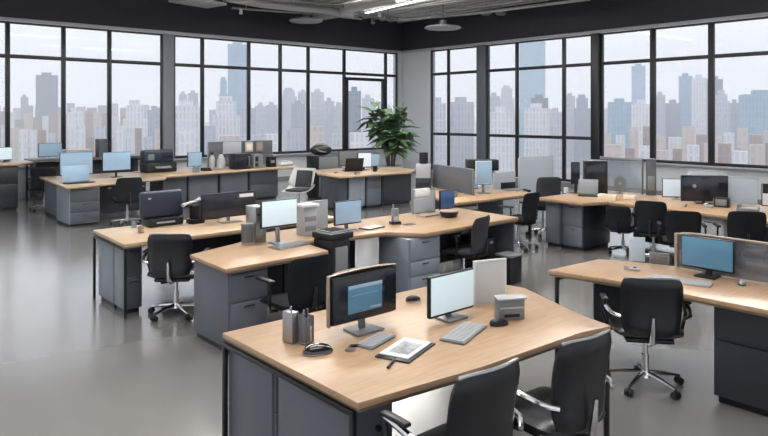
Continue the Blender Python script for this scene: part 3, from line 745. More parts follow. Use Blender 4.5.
place(FA, 'black chair standing out from the long window desk', (8.28, 3.84, 0), R(-60), (.9, .9, .95))
place(FA, 'black chair at the long window desk, behind the near blue screen', (8.50, 3.22, 0), R(-55), (.93, .93, 1.0))
place(FA, 'black chair next to the grey cabinets of the long window desk', (8.98, 5.02, 0), R(-80), .8)
# shell chair
t = thing('shell_chair', 'off-white shell chair with dark grey back pad near the credenza end', 'chair', (7.75, 11.55, 0), R(112))
def shell(u, v):
    x = (2 * u - 1) * (.27 + .03 * math.sin(v * PI))
    k = abs(2 * u - 1)
    if v < .5: f = v / .5; y = .24 - .44 * f; z = .43 - .03 * math.sin(f * PI) + .16 * k ** 3 * f
    else: f = (v - .5) / .5; y = -.20 - .10 * f + .14 * k ** 3 * (1 - f * .5); z = .43 + .16 * k ** 3 * (1 - f) + .46 * f
    return x, y, z
MB().slab(shell, 16, 20, .03).build('shell', 'shell', t)
def pad(u, v):
    k = abs(2 * u - 1); return ((2 * u - 1) * .19, -.185 - .09 * v + .05 * k * k, .5 + .34 * v)
MB().slab(pad, 10, 10, .04).build('back_pad', 'greyfab', t)
MB().box((0, .02, .455), (.40, .38, .05), bev=.02, seg=3).build('seat_pad', 'greyfab', t)
MB().cyl((0, 0, .06), (0, 0, .41), .022).build('column', 'chrome', t)
b = MB()
for k in range(4):
    an = PI / 2 * k + .6; b.tube([(0, 0, .08), (math.cos(an) * .27, math.sin(an) * .27, .02)], [.02, .012], 8)
b.build('star_base', 'chrome', t)

# ------------------------------------------------------------------ monitors and desk things
DT = .741
def monitor(label, loc, rz, w_, h, z0, scr='scr', bez=.008, case='black', sub=None, group=None, base='grey', bw=.2, name='monitor', tilt=0, btm=.016, back='black'):
    """faces -Y locally; z0 = height of the lower edge above the desk"""
    t = thing(name, label, 'monitor', loc, rz, group)
    MB().box((0, .016, z0 + h / 2), (w_, .03, h), bev=.006).build('case', case, t)
    if sub:
        x0, x1, a, b_ = sub
        MB().bx(-w_ / 2 + .006, w_ / 2 - .006, -.003, .002, z0 + .006, z0 + h - .006, .001).build('bezel_glass', 'scrd', t)
        s = MB().bx(x0, x1, -.006, -.0025, z0 + a, z0 + b_, .0005).build('screen', scr, t)
        d = MB().bx(x0, x1, -.0075, -.006, z0 + b_ - .02, z0 + b_, .0003).build('title_bar', 'scrp', s)
        MB().bx(x1 - .09, x1 - .01, -.0072, -.006, z0 + a + .012, z0 + a + .02, 0).build('text_line', 'scrp', s)
        MB().bx(x0 + .02, x1 - .03, -.0072, -.006, z0 + a + .10, z0 + a + .102, 0).build('text_line', 'scrp', s)
    else:
        MB().bx(-w_ / 2 + bez, w_ / 2 - bez, -.003, .001, z0 + btm, z0 + h - bez, .0005).build('screen', scr, t)
    MB().box((0, .045, (z0 + .08) / 2 + .006), (.045, .018, z0 + .09), rx=-.12, bev=.005).build('stand', base, t)
    MB().poly([(-bw / 2, -.05), (bw / 2, -.05), (bw / 2 * .85, .11), (-bw / 2 * .85, .11)], 0, .012, .003).build('base', base, t)
    return t
def keyboard(label, loc, rz, L=.36, W=.12, m='ltgrey', km='white', rows=5, cols=15, name='keyboard'):
    t = thing(name, label, 'keyboard', loc, rz)
    MB().bx(-L / 2, L / 2, -W / 2, W / 2, 0, .012, .004).build('body', m, t)
    k = MB(); cw = (L - .016) / cols; rh = (W - .016) / rows
    for i in range(cols):
        for j in range(rows):
            x = -L / 2 + .008 + i * cw; y = -W / 2 + .008 + j * rh
            k.bx(x + .0012, x + cw - .0012, y + .0012, y + rh - .0012, .0121, .0165, 0)
    k.build('keys', km, t); return t
def mouse(label, loc, rz, L=.11, m='gloss', tm='steel'):
    t = thing('computer_mouse', label, 'mouse', loc, rz)
    W = L * .30
    def top(u, v):
        k = 2 * u - 1; q = 2 * v - 1; e = math.sqrt(max(0.001, 1 - .92 * q * q)); f = max(0, 1 - k * k) ** .5
        return k * W * e, q * L / 2, .008 + L * .25 * f * max(0, 1 - q * q) ** .5 * (1 - .2 * q)
    MB().slab(top, 14, 14, .006).build('shell', m, t)
    b = [(math.cos(a) * W * 1.02, math.sin(a) * L / 2 * 1.01) for a in [2 * PI * k / 20 for k in range(20)]]
    MB().poly(b, 0, .009, .002).build('base', tm, t)
    MB().cyl((-.003, L * .25, L * .235), (.003, L * .25, L * .235), .007, n=12).build('wheel', 'grey', t)
    return t
def panel(label, p0, p1, z0, z1, m, th=.02, name='desk_divider', feet=True, edge='ltgrey', cat='divider', cap=True):
    a, b_ = Vector((*p0, 0)), Vector((*p1, 0)); v = b_ - a; L = v.length; rz = math.atan2(v.y, v.x); c = (a + b_) / 2
    t = thing(name, label, cat, (c.x, c.y, z0), rz); h = z1 - z0
    MB().bx(-L / 2 + .006, L / 2 - .006, -th / 2, th / 2, .004, h - .01, .003).build('panel', m, t)
    if cap: MB().bx(-L / 2, L / 2, -th / 2 - .003, th / 2 + .003, h - .012, h, .002).bx(-L / 2, -L / 2 + .01, -th / 2 - .002, th / 2 + .002, 0, h - .012, .002).bx(L / 2 - .01, L / 2, -th / 2 - .002, th / 2 + .002, 0, h - .012, .002).build('edge_trim', edge, t)
    if feet:
        for s in (-1, 1): MB().box((s * L * .35, 0, .004), (.03, .10, .008), bev=.002).build('foot', edge, t)
    return t
def boxy(name, label, cat, loc, rz, dims, m, parts=(), bev=.006):
    """small device: a bevelled body plus its own parts (name, x0,x1,y0,y1,z0,z1, material)"""
    t = thing(name, label, cat, loc, rz); a, b_, c = dims
    MB().bx(-a / 2, a / 2, -b_ / 2, b_ / 2, 0, c, bev).build('body', m, t)
    for nm, x0, x1, y0, y1, z0, z1, mm in parts: MB().bx(x0, x1, y0, y1, z0, z1, .002).build(nm, mm, t)
    return t
def cup(label, loc, r=.04, h=.10, m='grey', name='mug', handle=True, cat='mug'):
    t = thing(name, label, cat, loc)
    MB().lathe((0, 0, 0), [(r * .85, 0), (r, .01), (r, h), (r * .9, h), (r * .88, .012), (.001, .012)]).build('cup_body', m, t)
    if handle: MB().tube([(r * .95, 0, h * .25), (r * 1.5, 0, h * .3), (r * 1.65, 0, h * .5), (r * 1.5, 0, h * .75), (r * .95, 0, h * .8)], .006, 8).build('handle', m, t)
    return t
def P(px, py, z=.74): x, y = at(px, py, z); return (x, y, z + .001)
CAMYAW = -math.atan2(FX, FY)

# --- on the nearest desk
t = monitor('black all-in-one monitor with a small blue window, taupe shell, nearest desk', (2.48, 3.0, DT), 0, .48, .265, .078, 'scrb', sub=(-.135, .12, .045, .205), base='grey')
def hood(u, v):
    k, q = 2 * u - 1, 2 * v - 1
    f = 1 - .22 * abs(k) ** 6 - .0
    return k * .25 * (1 - .04 * abs(q) ** 6), .032 + .115 * (1 - abs(k) ** 5) * (1 - abs(q) ** 6), .065 + .293 * v + .012 * (1 - k * k) * v
MB().slab(hood, 24, 18, .008).build('rear_shell', 'tan', t)
MB().slab(lambda u, v: (-.252, .012 + .03 * v, .066 + .285 * u), 6, 2, .010).slab(lambda u, v: (-.255 + .51 * u, .012 + .03 * v, .352 + .012 * (1 - (2 * u - 1) ** 2)), 12, 2, .010).build('shell_rim', 'tan', t)
monitor('slim monitor with a blank pale blue screen on the nearest desk', (3.035, 2.83, DT), 0, .395, .25, .035, 'scr', base='grey', bw=.17)
keyboard('light grey flat keyboard before the blank pale monitor', P(464, 334), R(20), .36, .15, 'grey', 'ltgrey')
keyboard('small grey keyboard before the all-in-one monitor', P(376, 342), R(18), .25, .11, 'grey', 'ltgrey', 4, 11)
mouse('glossy black mouse at the left of the nearest desk', P(318, 353), R(-108), .165)
mouse('black mouse with pale tip behind the monitors of the nearest desk', P(413, 301), R(-100), .11, 'black', 'ltgrey')
mouse('flat black mouse right of the light grey keyboard', P(499, 325), R(-112), .12, 'black', 'black')
t = thing('magazine', 'open black folder with a printed grey picture page near the desk edge', 'magazine', P(405, 350), R(20)); t.scale = (1.2, 1.1, 1)
MB().bx(-.145, .13, -.10, .08, 0, .008, .002).build('folder', 'leather', t)
MB().bx(-.115, .125, -.08, .075, .008, .013, .001).build('page', 'paper', t)
MB().bx(-.08, .07, -.06, .045, .0131, .0136, 0).build('printed_picture', noise_mat('printed_picture', (.12, .13, .15), (.45, .46, .48), 22, .5), t)
t = thing('pen', 'black pen lying along the near edge of the folder', 'pen', P(392, 364), R(-58))
MB().cyl((0, -.075, .008), (0, .06, .008), .007, n=12).build('barrel', 'black', t); MB().cyl((0, .06, .008), (0, .078, .008), .006, .001, 12).build('tip', 'steel', t)
t = thing('marker_pen', 'short black marker between the glossy mouse and small keyboard', 'marker', P(356, 347), R(60))
MB().cyl((0, -.03, .008), (0, .03, .008), .008, n=12).build('barrel', 'black', t); MB().cyl((0, .03, .008), (0, .04, .008), .006, n=12).build('tip', 'grey', t)
t = thing('coaster', 'small thin cork disc by the short black marker', 'coaster', P(350, 350.5))
MB().lathe((0, 0, 0), [(.001, 0), (.026, 0), (.027, .0015), (.026, .003), (.001, .003)]).build('disc', 'cream', t); MB().lathe((0, 0, 0), [(.027, .0), (.029, 0), (.029, .004), (.027, .004)]).build('rim', 'steel', t)
# steel organiser
t = thing('desk_organizer', 'brushed steel square pen organiser on the nearest desk', 'organizer', P(294, 341), R(10))
o = MB()
for x0, x1, y0, y1, h in ((-.05, 0, -.04, .04, .17),):
    o.bx(x0, x1, y0, y0 + .004, 0, h, .001).bx(x0, x1, y1 - .004, y1, 0, h, .001).bx(x0, x0 + .004, y0, y1, 0, h, .001).bx(x1 - .004, x1, y0, y1, 0, h, .001).bx(x0, x1, y0, y1, 0, .004, .001)
o.bx(-.05, 0, -.04, .04, .165, .171, .002)
o.build('square_tube', 'steel', t)
MB().tube([(-.045, -.03, .171), (-.045, -.02, .19), (-.02, 0, .195), (-.005, .02, .19), (-.005, .03, .171)], .004, 8).build('handle', 'chrome', t)
t = thing('pen_holder', 'tall smoked pen cup right of the steel organiser', 'pen holder', P(306, 343), R(12))
MB().bx(-.033, .033, -.03, -.027, 0, .15, .001).bx(-.033, .033, .027, .03, 0, .15, .001).bx(-.033, -.03, -.03, .03, 0, .15, .001).bx(.03, .033, -.03, .03, 0, .15, .001).bx(-.033, .033, -.03, .03, 0, .01, .001).build('cup_wall', 'smoke', t)
MB().bx(-.034, .034, -.031, .031, .002, .012, .002).build('base', 'grey', t)
MB().bx(-.005, .012, -.034, -.030, .012, .10, .001).build('steel_strip', 'chrome', t)
for k, (dx, dy, m_, lab) in enumerate(((-.015, .005, 'steel', 'silver pen leaning left in the smoked cup'), (.006, .0, 'black', 'black pen upright in the smoked cup'), (.018, .008, 'ltgrey', 'pale pen at the right of the smoked cup'))):
    x, y, z = P(306, 343)
    q = thing('pen', lab, 'pen', (x + dx, y + dy, z + .011), R(30 * k))
    MB().cyl((0, 0, 0), (.006 - k * .003, .003, .165), .005, n=10).build('barrel', m_, q); MB().ball((.006 - k * .003, .003, .168), (.006, .006, .006), 6).build('cap', m_, q)
panel('plain white desk divider behind the blank pale monitor', (3.35, 2.94), (3.59, 2.86), DT, 1.035, 'pale', .012, edge='white', feet=False)
# grey desk calendar / box
t = thing('file_holder', 'grey wedge-shaped file box with dark slot on the nearest desk', 'file box', P(510, 319), R(-28))
MB().poly([(-.085, -.03), (.085, -.03), (.085, .05), (-.085, .05)], 0, .125, .005).build('body', 'grey', t)
MB().box((0, -.005, .135), (.19, .07, .012), rx=.15, bev=.003).build('lid', 'ltgrey', t)
MB().bx(-.05, .05, -.035, -.029, .02, .038, .002).build('slot', 'black', t); MB().bx(-.08, .08, -.034, -.029, .07, .08, .001).build('ridge', 'ltgrey', t)

# --- on the right foreground desk
monitor('black monitor with a steel-blue screen on the right foreground desk', (5.30, 2.262, DT), R(-90), .40, .25, .055, 'scrb', base='black', bw=.16)
t = thing('desk_divider', 'low curved grey divider with taupe edge behind the steel-blue screen', 'divider', (5.48, 2.12, DT), R(-90))
def arc(u): k = 2 * u - 1; return k * .46, -.05 + .05 * k * k, .30 - .03 * abs(k) ** 5
MB().slab(lambda u, v: (arc(u)[0], arc(u)[1], .004 + v * (arc(u)[2] - .012)), 18, 4, .012).build('panel', 'smoke', t)
MB().tube([(arc(k / 18)[0], arc(k / 18)[1], arc(k / 18)[2]) for k in range(19)], .010, 8).build('edge_trim', 'tan', t)
MB().bx(-.475, -.45, -.02, .02, 0, .28, .004).build('end_post', 'tan', t)
MB().bx(.45, .475, -.02, .02, 0, .28, .004).build('end_post', 'grey', t)
keyboard('long silver keyboard before the steel-blue screen', P(680, 281.5), R(-78), .44, .15, 'ltgrey', 'ltgrey', 5, 18)
mouse('small dark mouse right of the steel-blue screen', P(742, 285), R(-60), .085, 'grey', 'black')
boxy('stapler', 'small silver stapler with dark button left of the long keyboard', 'stapler', P(632, 270), R(-70), (.12, .045, .018), 'ltgrey', (('button', .01, .035, -.01, .012, .018, .026, 'black'), ('arm', -.06, -.02, -.018, .018, .018, .03, 'steel')))
boxy('card_stand', 'pale standing card at the far edge of the right foreground desk', 'card stand', P(637, 261), R(-55), (.13, .008, .205), mat('pale_blue_acrylic', (.45, .55, .62), .3), (('foot', -.06, .06, -.03, .03, 0, .006, 'ltgrey'),), .002)
panel('low clear divider between the pale card and the steel-blue screen', (5.44, 2.80), (5.47, 2.64), DT, .84, 'smoke', .008, edge='grey', feet=False)
t = thing('tape_dispenser', 'small cream cone-shaped holder right of the steel-blue screen', 'holder', P(737, 275))
MB().lathe((0, 0, 0), [(.03, 0), (.032, .006), (.012, .05), (.008, .085), (.001, .086)]).build('cone', 'cream', t); MB().lathe((0, 0, 0), [(.033, 0), (.036, 0), (.036, .008), (.033, .008)]).build('foot_ring', 'grey', t)

# --- on the middle desk
monitor('monitor with a blank pale screen on the left of the middle desk', (3.535, 5.60, DT), 0, .41, .265, .165, 'scr', base='steel', bw=.15, name='monitor')
keyboard('steel-grey keyboard tray before the middle desk monitor', P(290, 246), R(8), .40, .17, 'steel', 'grey', 5, 15)
t = thing('pen_holder', 'black mesh pen cup on the left of the middle desk', 'pen holder', P(247, 244))
MB().lathe((0, 0, 0), [(.052, 0), (.056, .006), (.056, .19), (.052, .19), (.05, .008), (.001, .008)]).build('mesh_cup', 'smoke', t)
MB().lathe((0, 0, 0), [(.056, .18), (.060, .18), (.060, .2), (.056, .2)]).build('rim', 'grey', t); MB().lathe((0, 0, 0), [(.057, 0), (.06, 0), (.06, .02), (.057, .02)]).build('base_ring', 'tan', t)
for k in range(3):
    x, y, z = P(247, 244); q = thing('pen', 'dark pen slanting inside the black mesh cup', 'pen', (x + .02 - k * .018, y - .01 + k * .012, z + .012), R(50 * k), 'pens in the black mesh cup')
    MB().cyl((0, 0, 0), (.012, .012, .16), .006, n=8).build('barrel', 'black', q); MB().ball((.012, .012, .162), (.007, .007, .007), 6).build('cap', 'grey', q)
boxy('computer_tower', 'dark silver computer tower left behind the middle desk monitor', 'computer', P(256, 241), R(0), (.12, .2, .34), 'steel', (('drive_slot', -.045, .045, -.104, -.1, .27, .28, 'black'), ('front_grille', -.04, .04, -.104, -.1, .05, .2, 'grey'), ('lid', -.062, .062, -.102, .1, .34, .352, 'ltgrey')))
boxy('document_rack', 'pale grey document rack with white top right of the middle monitor', 'rack', (4.02, 5.84, DT), R(0), (.17, .14, .30), 'ltgrey', (('top_tray', -.10, .10, -.09, .08, .30, .325, 'white'), ('slot', -.07, .07, -.074, -.07, .05, .1, 'grey'), ('slot', -.07, .07, -.074, -.07, .15, .2, 'grey')))
panel('low light grey divider left of the hazy blue middle screen', (4.05, 6.02), (4.42, 6.02), DT, 1.06, 'partl', .02)
monitor('monitor with a hazy blue screen on the middle desk behind the shredder', (4.53, 5.78, DT), 0, .37, .26, .06, 'scrp', base='grey', bw=.16)
t = thing('tablet_computer', 'white flat tablet ringed in black right of the hazy blue screen', 'tablet', P(372, 228), R(10))
MB().bx(-.14, .14, -.08, .08, 0, .010, .004).build('case', 'black', t); MB().bx(-.12, .12, -.065, .065, .010, .013, .001).build('screen', 'white', t)
boxy('cordless_phone', 'grey cordless phone standing on the middle desk', 'phone', P(395, 224), R(-15), (.085, .05, .18), 'grey', (('antenna', -.03, -.015, -.01, .01, .18, .23, 'grey'), ('keypad', -.03, .03, -.029, -.025, .03, .09, 'ltgrey'), ('cradle', -.06, .06, -.045, .04, 0, .03, 'black')), .014)
boxy('mouse_pad', 'black flat pad beside the cordless phone', 'pad', P(409, 224.5), R(-5), (.14, .09, .005), 'black', (('hem', -.072, .072, -.047, -.044, 0, .006, 'grey'),), .002)
panel('grey desk divider with white sheet over its top, middle desk', (5.86, 6.16), (6.26, 6.16), DT, 1.04, 'partl', .025, edge='grey')
boxy('document_sheet', 'white sheet hung over the top of the grey desk divider', 'paper', (6.02, 6.142, .955), 0, (.26, .003, .10), 'paper', (('fold', -.13, .13, -.002, .036, .092, .1, 'paper'),), .001)
monitor('black monitor with a dark blue glow at the right of the middle desk', (6.36, 6.02, DT), R(4), .29, .25, .03, 'scrn', base='black', bw=.12)
t = thing('desk_bowl', 'round black bowl at the right part of the middle desk', 'bowl', P(449, 217))
MB().lathe((0, 0, 0), [(.06, 0), (.10, .01), (.115, .05), (.118, .075), (.11, .075), (.10, .03), (.001, .02)]).build('bowl', 'black', t); MB().lathe((0, 0, 0), [(.117, .07), (.122, .07), (.122, .08), (.117, .08)]).build('rim', 'tan', t)
boxy('desk_tray', 'thin brown tray before the dark blue monitor', 'tray', P(432, 215), R(4), (.42, .16, .014), 'tan', (('lip', -.21, .21, -.085, -.075, 0, .02, 'grey'),))
# shredder
t = thing('paper_shredder', 'tall black paper shredder standing in the notch of the middle desk', 'shredder', (3.95, 5.29, 0), R(4))
MB().poly([(-.12, -.12), (.12, -.12), (.14, .13), (-.14, .13)], .02, .79, .012).build('bin_body', 'black', t)
MB().bx(-.15, .15, -.15, .15, .79, .86, .02).build('head', 'black', t)
MB().bx(-.11, .11, -.11, .11, .86, .872, .005).build('paper_tray', 'grey', t)
for k in range(5): MB().bx(-.10, .10, -.09 + k * .04, -.08 + k * .04, .872, .880, .002).build('tray_rib', 'black', t)
MB().bx(-.08, .08, -.135, -.118, .25, .72, .008).build('bin_window', 'grey', t)
for sx_ in (-.1, .1):
    for sy_ in (-.1, .1): MB().cyl((sx_, sy_, 0), (sx_, sy_, .03), .018, n=10).build('foot', 'black', t)
# tower & bag under right end of desk
boxy('computer_tower', 'black computer tower under the right end of the middle desk', 'computer', (6.36, 5.5, 0), R(0), (.2, .42, .5), 'black', (('badge', -.03, .03, -.214, -.21, .43, .46, 'ltgrey'), ('foot', -.1, .1, -.15, -.11, 0, .0, 'black')) [:1])
t = thing('waste_bin', 'black square waste bin before the right end of the middle desk', 'bin', (6.38, 5.04, 0), 0)
MB().poly([(-.11, -.11), (.11, -.11), (.11, .11), (-.11, .11)], 0, .32, .008).build('bin_body', 'black', t); MB().bx(-.12, .12, -.12, .12, .32, .345, .006).build('rim', 'grey', t)
# --- on the left desk
t = thing('printer', 'dark navy boxy desktop printer on the left desk', 'printer', P(163, 225), R(2))
MB().bx(-.21, .21, -.10, .12, 0, .09, .02).build('base', 'black', t)
MB().box((0, .04, .235), (.50, .10, .31), rx=-.12, bev=.035, seg=4).build('rear_hood', 'navy', t)
MB().bx(-.12, .1, -.105, -.098, .035, .055, .003).build('paper_slot', 'ltgrey', t); MB().box((-.17, -.025, .315), (.035, .006, .02), rx=-.12, bev=.002).build('badge', 'ltgrey', t)
t = thing('desk_telephone', 'black desk phone with pale grey handset right of the navy printer', 'phone', P(195, 223), R(10))
MB().poly([(-.09, -.07), (.09, -.07), (.07, .08), (-.07, .08)], 0, .05, .008).build('base', 'black', t); MB().bx(-.05, .05, -.02, .05, .05, .21, .012).build('cradle', 'black', t)
MB().tube([(-.19, -.03, .225), (-.12, -.02, .24), (0, 0, .25), (.08, .02, .27)], [.022, .016, .016, .024], 10).build('handset', 'ltgrey', t)
cup('small clear glass left of the navy printer', P(126 + 8, 228), .03, .08, 'glass', 'drinking_glass', False, 'glass')
cup('small brown cup left of the navy printer', P(141, 233), .035, .07, 'tan', 'paper_cup', False, 'cup')
t = monitor('wide black monitor seen from behind with a white sticker, left desk', (3.81, 7.12, DT), R(0), .70, .29, .06, 'scrd', base='tan', bw=.26, bez=.01)
MB().bx(.12, .31, -.006, -.003, .28, .32, .001).build('sticker', 'paper', t)
boxy('laptop_stand', 'slanted dark stand left behind the wide black monitor', 'stand', (3.74, 7.50, DT), R(-10), (.30, .02, .28), 'cab_dk', (('foot', -.1, .1, -.06, .06, 0, .01, 'black'),))

# --- behind the middle row (desk four)
X8 = 8.2
panel('long dark grey divider running back from the desk behind the middle row', (8.30, 8.2), (7.96, 6.98), DT, 1.15, 'part', .03, edge='cab_dk' if False else 'grey')
t = boxy('printer', 'light grey and dark box printer behind the dark blue monitor', 'printer', (8.10, 8.24, DT), R(-48), (.26, .2, .18), 'cab_dk', (('upper_cover', -.125, .125, -.095, .095, .18, .42, 'ltgrey'), ('slot', -.1, .1, -.104, -.1, .08, .1, 'black')))
cup('black cylinder can on top of the light grey printer', (8.10, 8.24, DT + .42), .075, .19, 'black', 'pencil_can', False, 'can')
monitor('monitor with pale back and dark foot at the desk behind the middle row', (8.28, 7.04, DT), R(-30), .27, .37, .15, 'scrp', case='white', base='grey', bw=.2)
monitor('hazy pale monitor left of the dark-footed monitor', (8.34, 7.42, DT), R(-45), .30, .2, .03, 'ltgrey' if False else 'scrp', base='grey', bw=.14)
boxy('shelf_unit', 'black open shelf unit with a white strip behind the back desk', 'shelf', (9.35, 8.0, 0), R(-40), (.55, .3, .72), 'partl', (('shelf_top', -.28, .28, -.16, .16, 1.0, 1.19, 'black'), ('upright', -.25, .25, .08, .1, .72, 1.0, 'partl'), ('strip', -.03, -.01, -.166, -.16, 1.06, 1.15, 'white')))
panel('large light grey partition standing behind the back desk chairs', (9.72, 7.45), (10.75, 7.45), 0.001, 1.23, 'partl', .04, name='partition_screen', cat='partition')
panel('mid grey low partition left of the large light grey one', (8.95, 7.40), (9.60, 7.45), 0.001, 1.0, 'partl', .03, name='partition_screen', cat='partition')
cup('small grey cup at the left of the desk behind the middle row', P(455, 197), .035, .09, 'grey')
boxy('laptop', 'thin dark laptop at the middle of the desk behind the middle row', 'laptop', P(512, 190), R(-10), (.32, .2, .015), 'grey', (('lid', -.16, .16, .09, .1, .015, .12, 'black'),))
boxy('bracket', 'slanted white bracket under the desk behind the middle row', 'bracket', (7.35, 6.62, .60), R(-8), (.5, .03, .05), 'ltgrey', (('hook', -.25, -.23, -.01, .01, .05, .085, 'ltgrey'), ('hook', .23, .25, -.01, .01, .05, .085, 'ltgrey')))

# --- on the long desk by the right windows
def laptop(label, loc, rz, w_=.3, d=.2, m='grey', scr='scrd', open_=1.85, h=None):
    t = thing('laptop', label, 'laptop', loc, rz); h = h or d
    MB().bx(-w_ / 2, w_ / 2, -d / 2, d / 2, 0, .016, .004).build('base', 'black', t)
    a = open_ - PI / 2
    MB().box((0, d / 2 + math.sin(a) * h / 2, .016 + math.cos(a) * h / 2), (w_, .008, h), rx=-a, bev=.003).build('lid', m, t)
    MB().box((0, d / 2 + math.sin(a) * h / 2 - .006, .016 + math.cos(a) * h / 2), (w_ - .02, .002, h - .02), rx=-a, bev=.0005).build('screen', scr, t)
    return t
laptop('open grey laptop seen obliquely at the left end of the window desk', P(588, 196), R(-60), .30, .2, 'grey', 'grey', 1.9, .24)
monitor('black monitor edge-on beside the dark box of the window desk', (9.42, 6.10, DT), R(-70), .14, .36, .14, 'scrd', base='black', bw=.16)
boxy('computer_tower', 'black box screen unit above the laptop on the window desk', 'computer', (9.62, 5.86, DT), R(-45), (.36, .14, .52), 'black', (('screen', -.15, .15, -.075, -.07, .16, .49, 'scrd'), ('top', -.18, .18, -.075, .075, .52, .53, 'grey')))
cup('white cup at the far left end of the window desk', P(566, 193), .035, .09, 'white')
boxy('tissue_box', 'cream tissue box nearest the laptop on the window desk', 'box', P(608, 200), R(-80), (.27, .12, .085), 'cream', (('opening', -.06, .06, -.02, .02, .085, .088, 'tan'),))
boxy('tissue_box', 'cream small carton right of the larger cream box', 'box', P(630, 199.5), R(-80), (.18, .1, .07), 'cream', (('opening', -.04, .04, -.02, .02, .07, .073, 'tan'),))
t = thing('desk_fan', 'round grey fan behind the cream boxes', 'fan', (9.93, 5.60, DT), R(-55)); t.scale = (.75, .75, .9)
MB().cyl((0, .02, .17), (0, .06, .17), .13, n=28).build('cage', 'grey', t); MB().cyl((0, 0, .16), (0, .02, .17), .03).build('hub', 'ltgrey', t)
MB().cyl((0, .04, .01), (0, .04, .05), .015, n=10).build('stem', 'grey', t); MB().cyl((0, .04, 0), (0, .04, .012), .07, n=20).build('base', 'grey', t)
t = thing('glass_divider', 'clear glass divider with dark top rail on the window desk', 'divider', (10.06, 5.66, DT), R(-90)); t.scale = (.72, 1, 1.25)
MB().bx(-.5, .5, -.005, .005, .01, .42, 0).build('glass_panel', 'glass', t)
MB().bx(-.52, .52, -.02, .02, .42, .455, .004).build('top_rail', 'grey', t)
for s in (-1, 1): MB().bx(s * .51 - .012, s * .51 + .012, -.02, .02, 0, .42, .003).build('post', 'grey', t)
boxy('speaker', 'dark grey upright speaker at the right end of the glass divider', 'speaker', (10.10, 5.17, DT), R(-60), (.15, .1, .56), 'part', (('grille', -.05, .05, -.054, -.05, .08, .3, 'grey'), ('top_cap', -.076, .076, -.051, .051, .56, .57, 'grey')))
monitor('monitor with a pale document screen right of the glass divider', (9.84, 4.63, DT), R(-52), .42, .28, .03, mat('document_screen', (.42, .48, .55), .2, 0, .5), base='ltgrey', bw=.16)
t = monitor('large black all-in-one monitor with webcam on the window desk', (9.68, 4.16, DT), R(-48), .64, .37, .03, 'scrd', base='black', bw=.26, bez=.012)
MB().box((0, .0, .372), (.09, .03, .02), bev=.006).build('webcam', 'black', t)
MB().cyl((-.14, -.002, .25), (-.14, -.006, .25), .025, n=20).build('round_reflection', 'ltgrey', t).name = 'painted_reflection'  # pale disc painting a round reflection on the screen
panel('frosted pale divider right of the large black all-in-one monitor', (10.05, 3.98), (10.05, 3.60), DT, 1.12, 'frost', .012, edge='ltgrey')
panel('light grey divider behind the document monitor and black all-in-one', (10.12, 4.6), (10.12, 4.06), DT, 1.18, 'partl', .02)
boxy('speaker', 'small black box speaker in front of the black all-in-one monitor', 'speaker', P(722, 207), R(-80), (.19, .12, .13), 'black', (('cone_plate', -.07, .07, -.064, -.06, .02, .11, 'grey'), ('side_cap', -.1, -.095, -.05, .05, .01, .12, 'ltgrey')))
boxy('desk_telephone', 'small white wedge phone left of the black box speaker', 'phone', P(709, 208), R(-80), (.10, .09, .035), 'ltgrey', (('handset', -.05, -.02, -.05, .05, .035, .06, 'white'),))
t = thing('pen', 'long dark pen lying on the window desk', 'pen', P(686, 206), R(-70)); MB().cyl((0, -.13, .009), (0, .12, .009), .008, n=10).build('barrel', 'black', t); MB().cyl((0, .12, .009), (0, .14, .009), .006, .001, 10).build('tip', 'grey', t)
t = thing('desk_telephone', 'dark grey desk phone near the right edge of the window desk', 'phone', P(748, 212), R(-75))
MB().box((0, 0, .037), (.26, .16, .05), rx=.12, bev=.01).build('base', 'grey', t); MB().tube([(-.1, -.06, .075), (-.1, 0, .085), (-.1, .06, .075)], [.024, .016, .024], 10).build('handset', 'grey', t); MB().bx(-.02, .1, -.05, .05, .055, .062, .002).build('keypad', 'ltgrey', t)
t = monitor('black-topped monitor with white lower half at the right picture edge', (9.75, 3.18, DT), R(-55), .5, .30, .05, 'white', base='grey')
MB().bx(-.24, .24, -.006, -.003, .22, .345, .001).build('dark_band', 'black', t)

# --- back left desk
monitor('pale blue monitor on the left of the back left desk', (4.02, 13.62, DT), R(5), .62, .44, .10, 'scrp', base='ltgrey')
laptop('translucent blue-grey laptop before the left pale monitor', P(79, 183), R(8), .50, .24, 'ltgrey', 'scrp', 1.7, .3)
monitor('pale blue monitor on the right of the back left desk', (4.83, 13.75, DT), R(5), .58, .38, .13, 'scrp', base='black')
boxy('desk_organizer', 'dark upright box between the two back left monitors, on the window counter', 'box', (5.55, 16.85, .981), R(10), (.22, .2, .42), 'part', (('lid', -.115, .115, -.105, .105, .42, .44, 'grey'),))
monitor('blue monitor farthest left on the window counter', (4.42, 16.95, .981), R(12), .55, .32, .04, 'scrp', base='ltgrey')
monitor('small white-screened monitor on the far left oak counter', (3.35, 16.3, .981), R(15), .3, .28, .04, 'scr', base='black', bw=.16)
boxy('printer', 'long silver low printer on the window counter', 'printer', (5.02, 16.95, .981), R(5), (.62, .3, .18), 'ltgrey', (('feed_slot', -.28, .28, -.155, -.15, .08, .1, 'black'), ('lid', -.3, .3, -.13, .14, .18, .2, 'white')))
boxy('tape_dispenser', 'little dark tape dispenser on the far left counter', 'dispenser', (3.0, 15.85, .981), R(10), (.12, .05, .03), 'black', (('reel', -.03, .01, -.012, .012, .03, .055, 'grey'),))
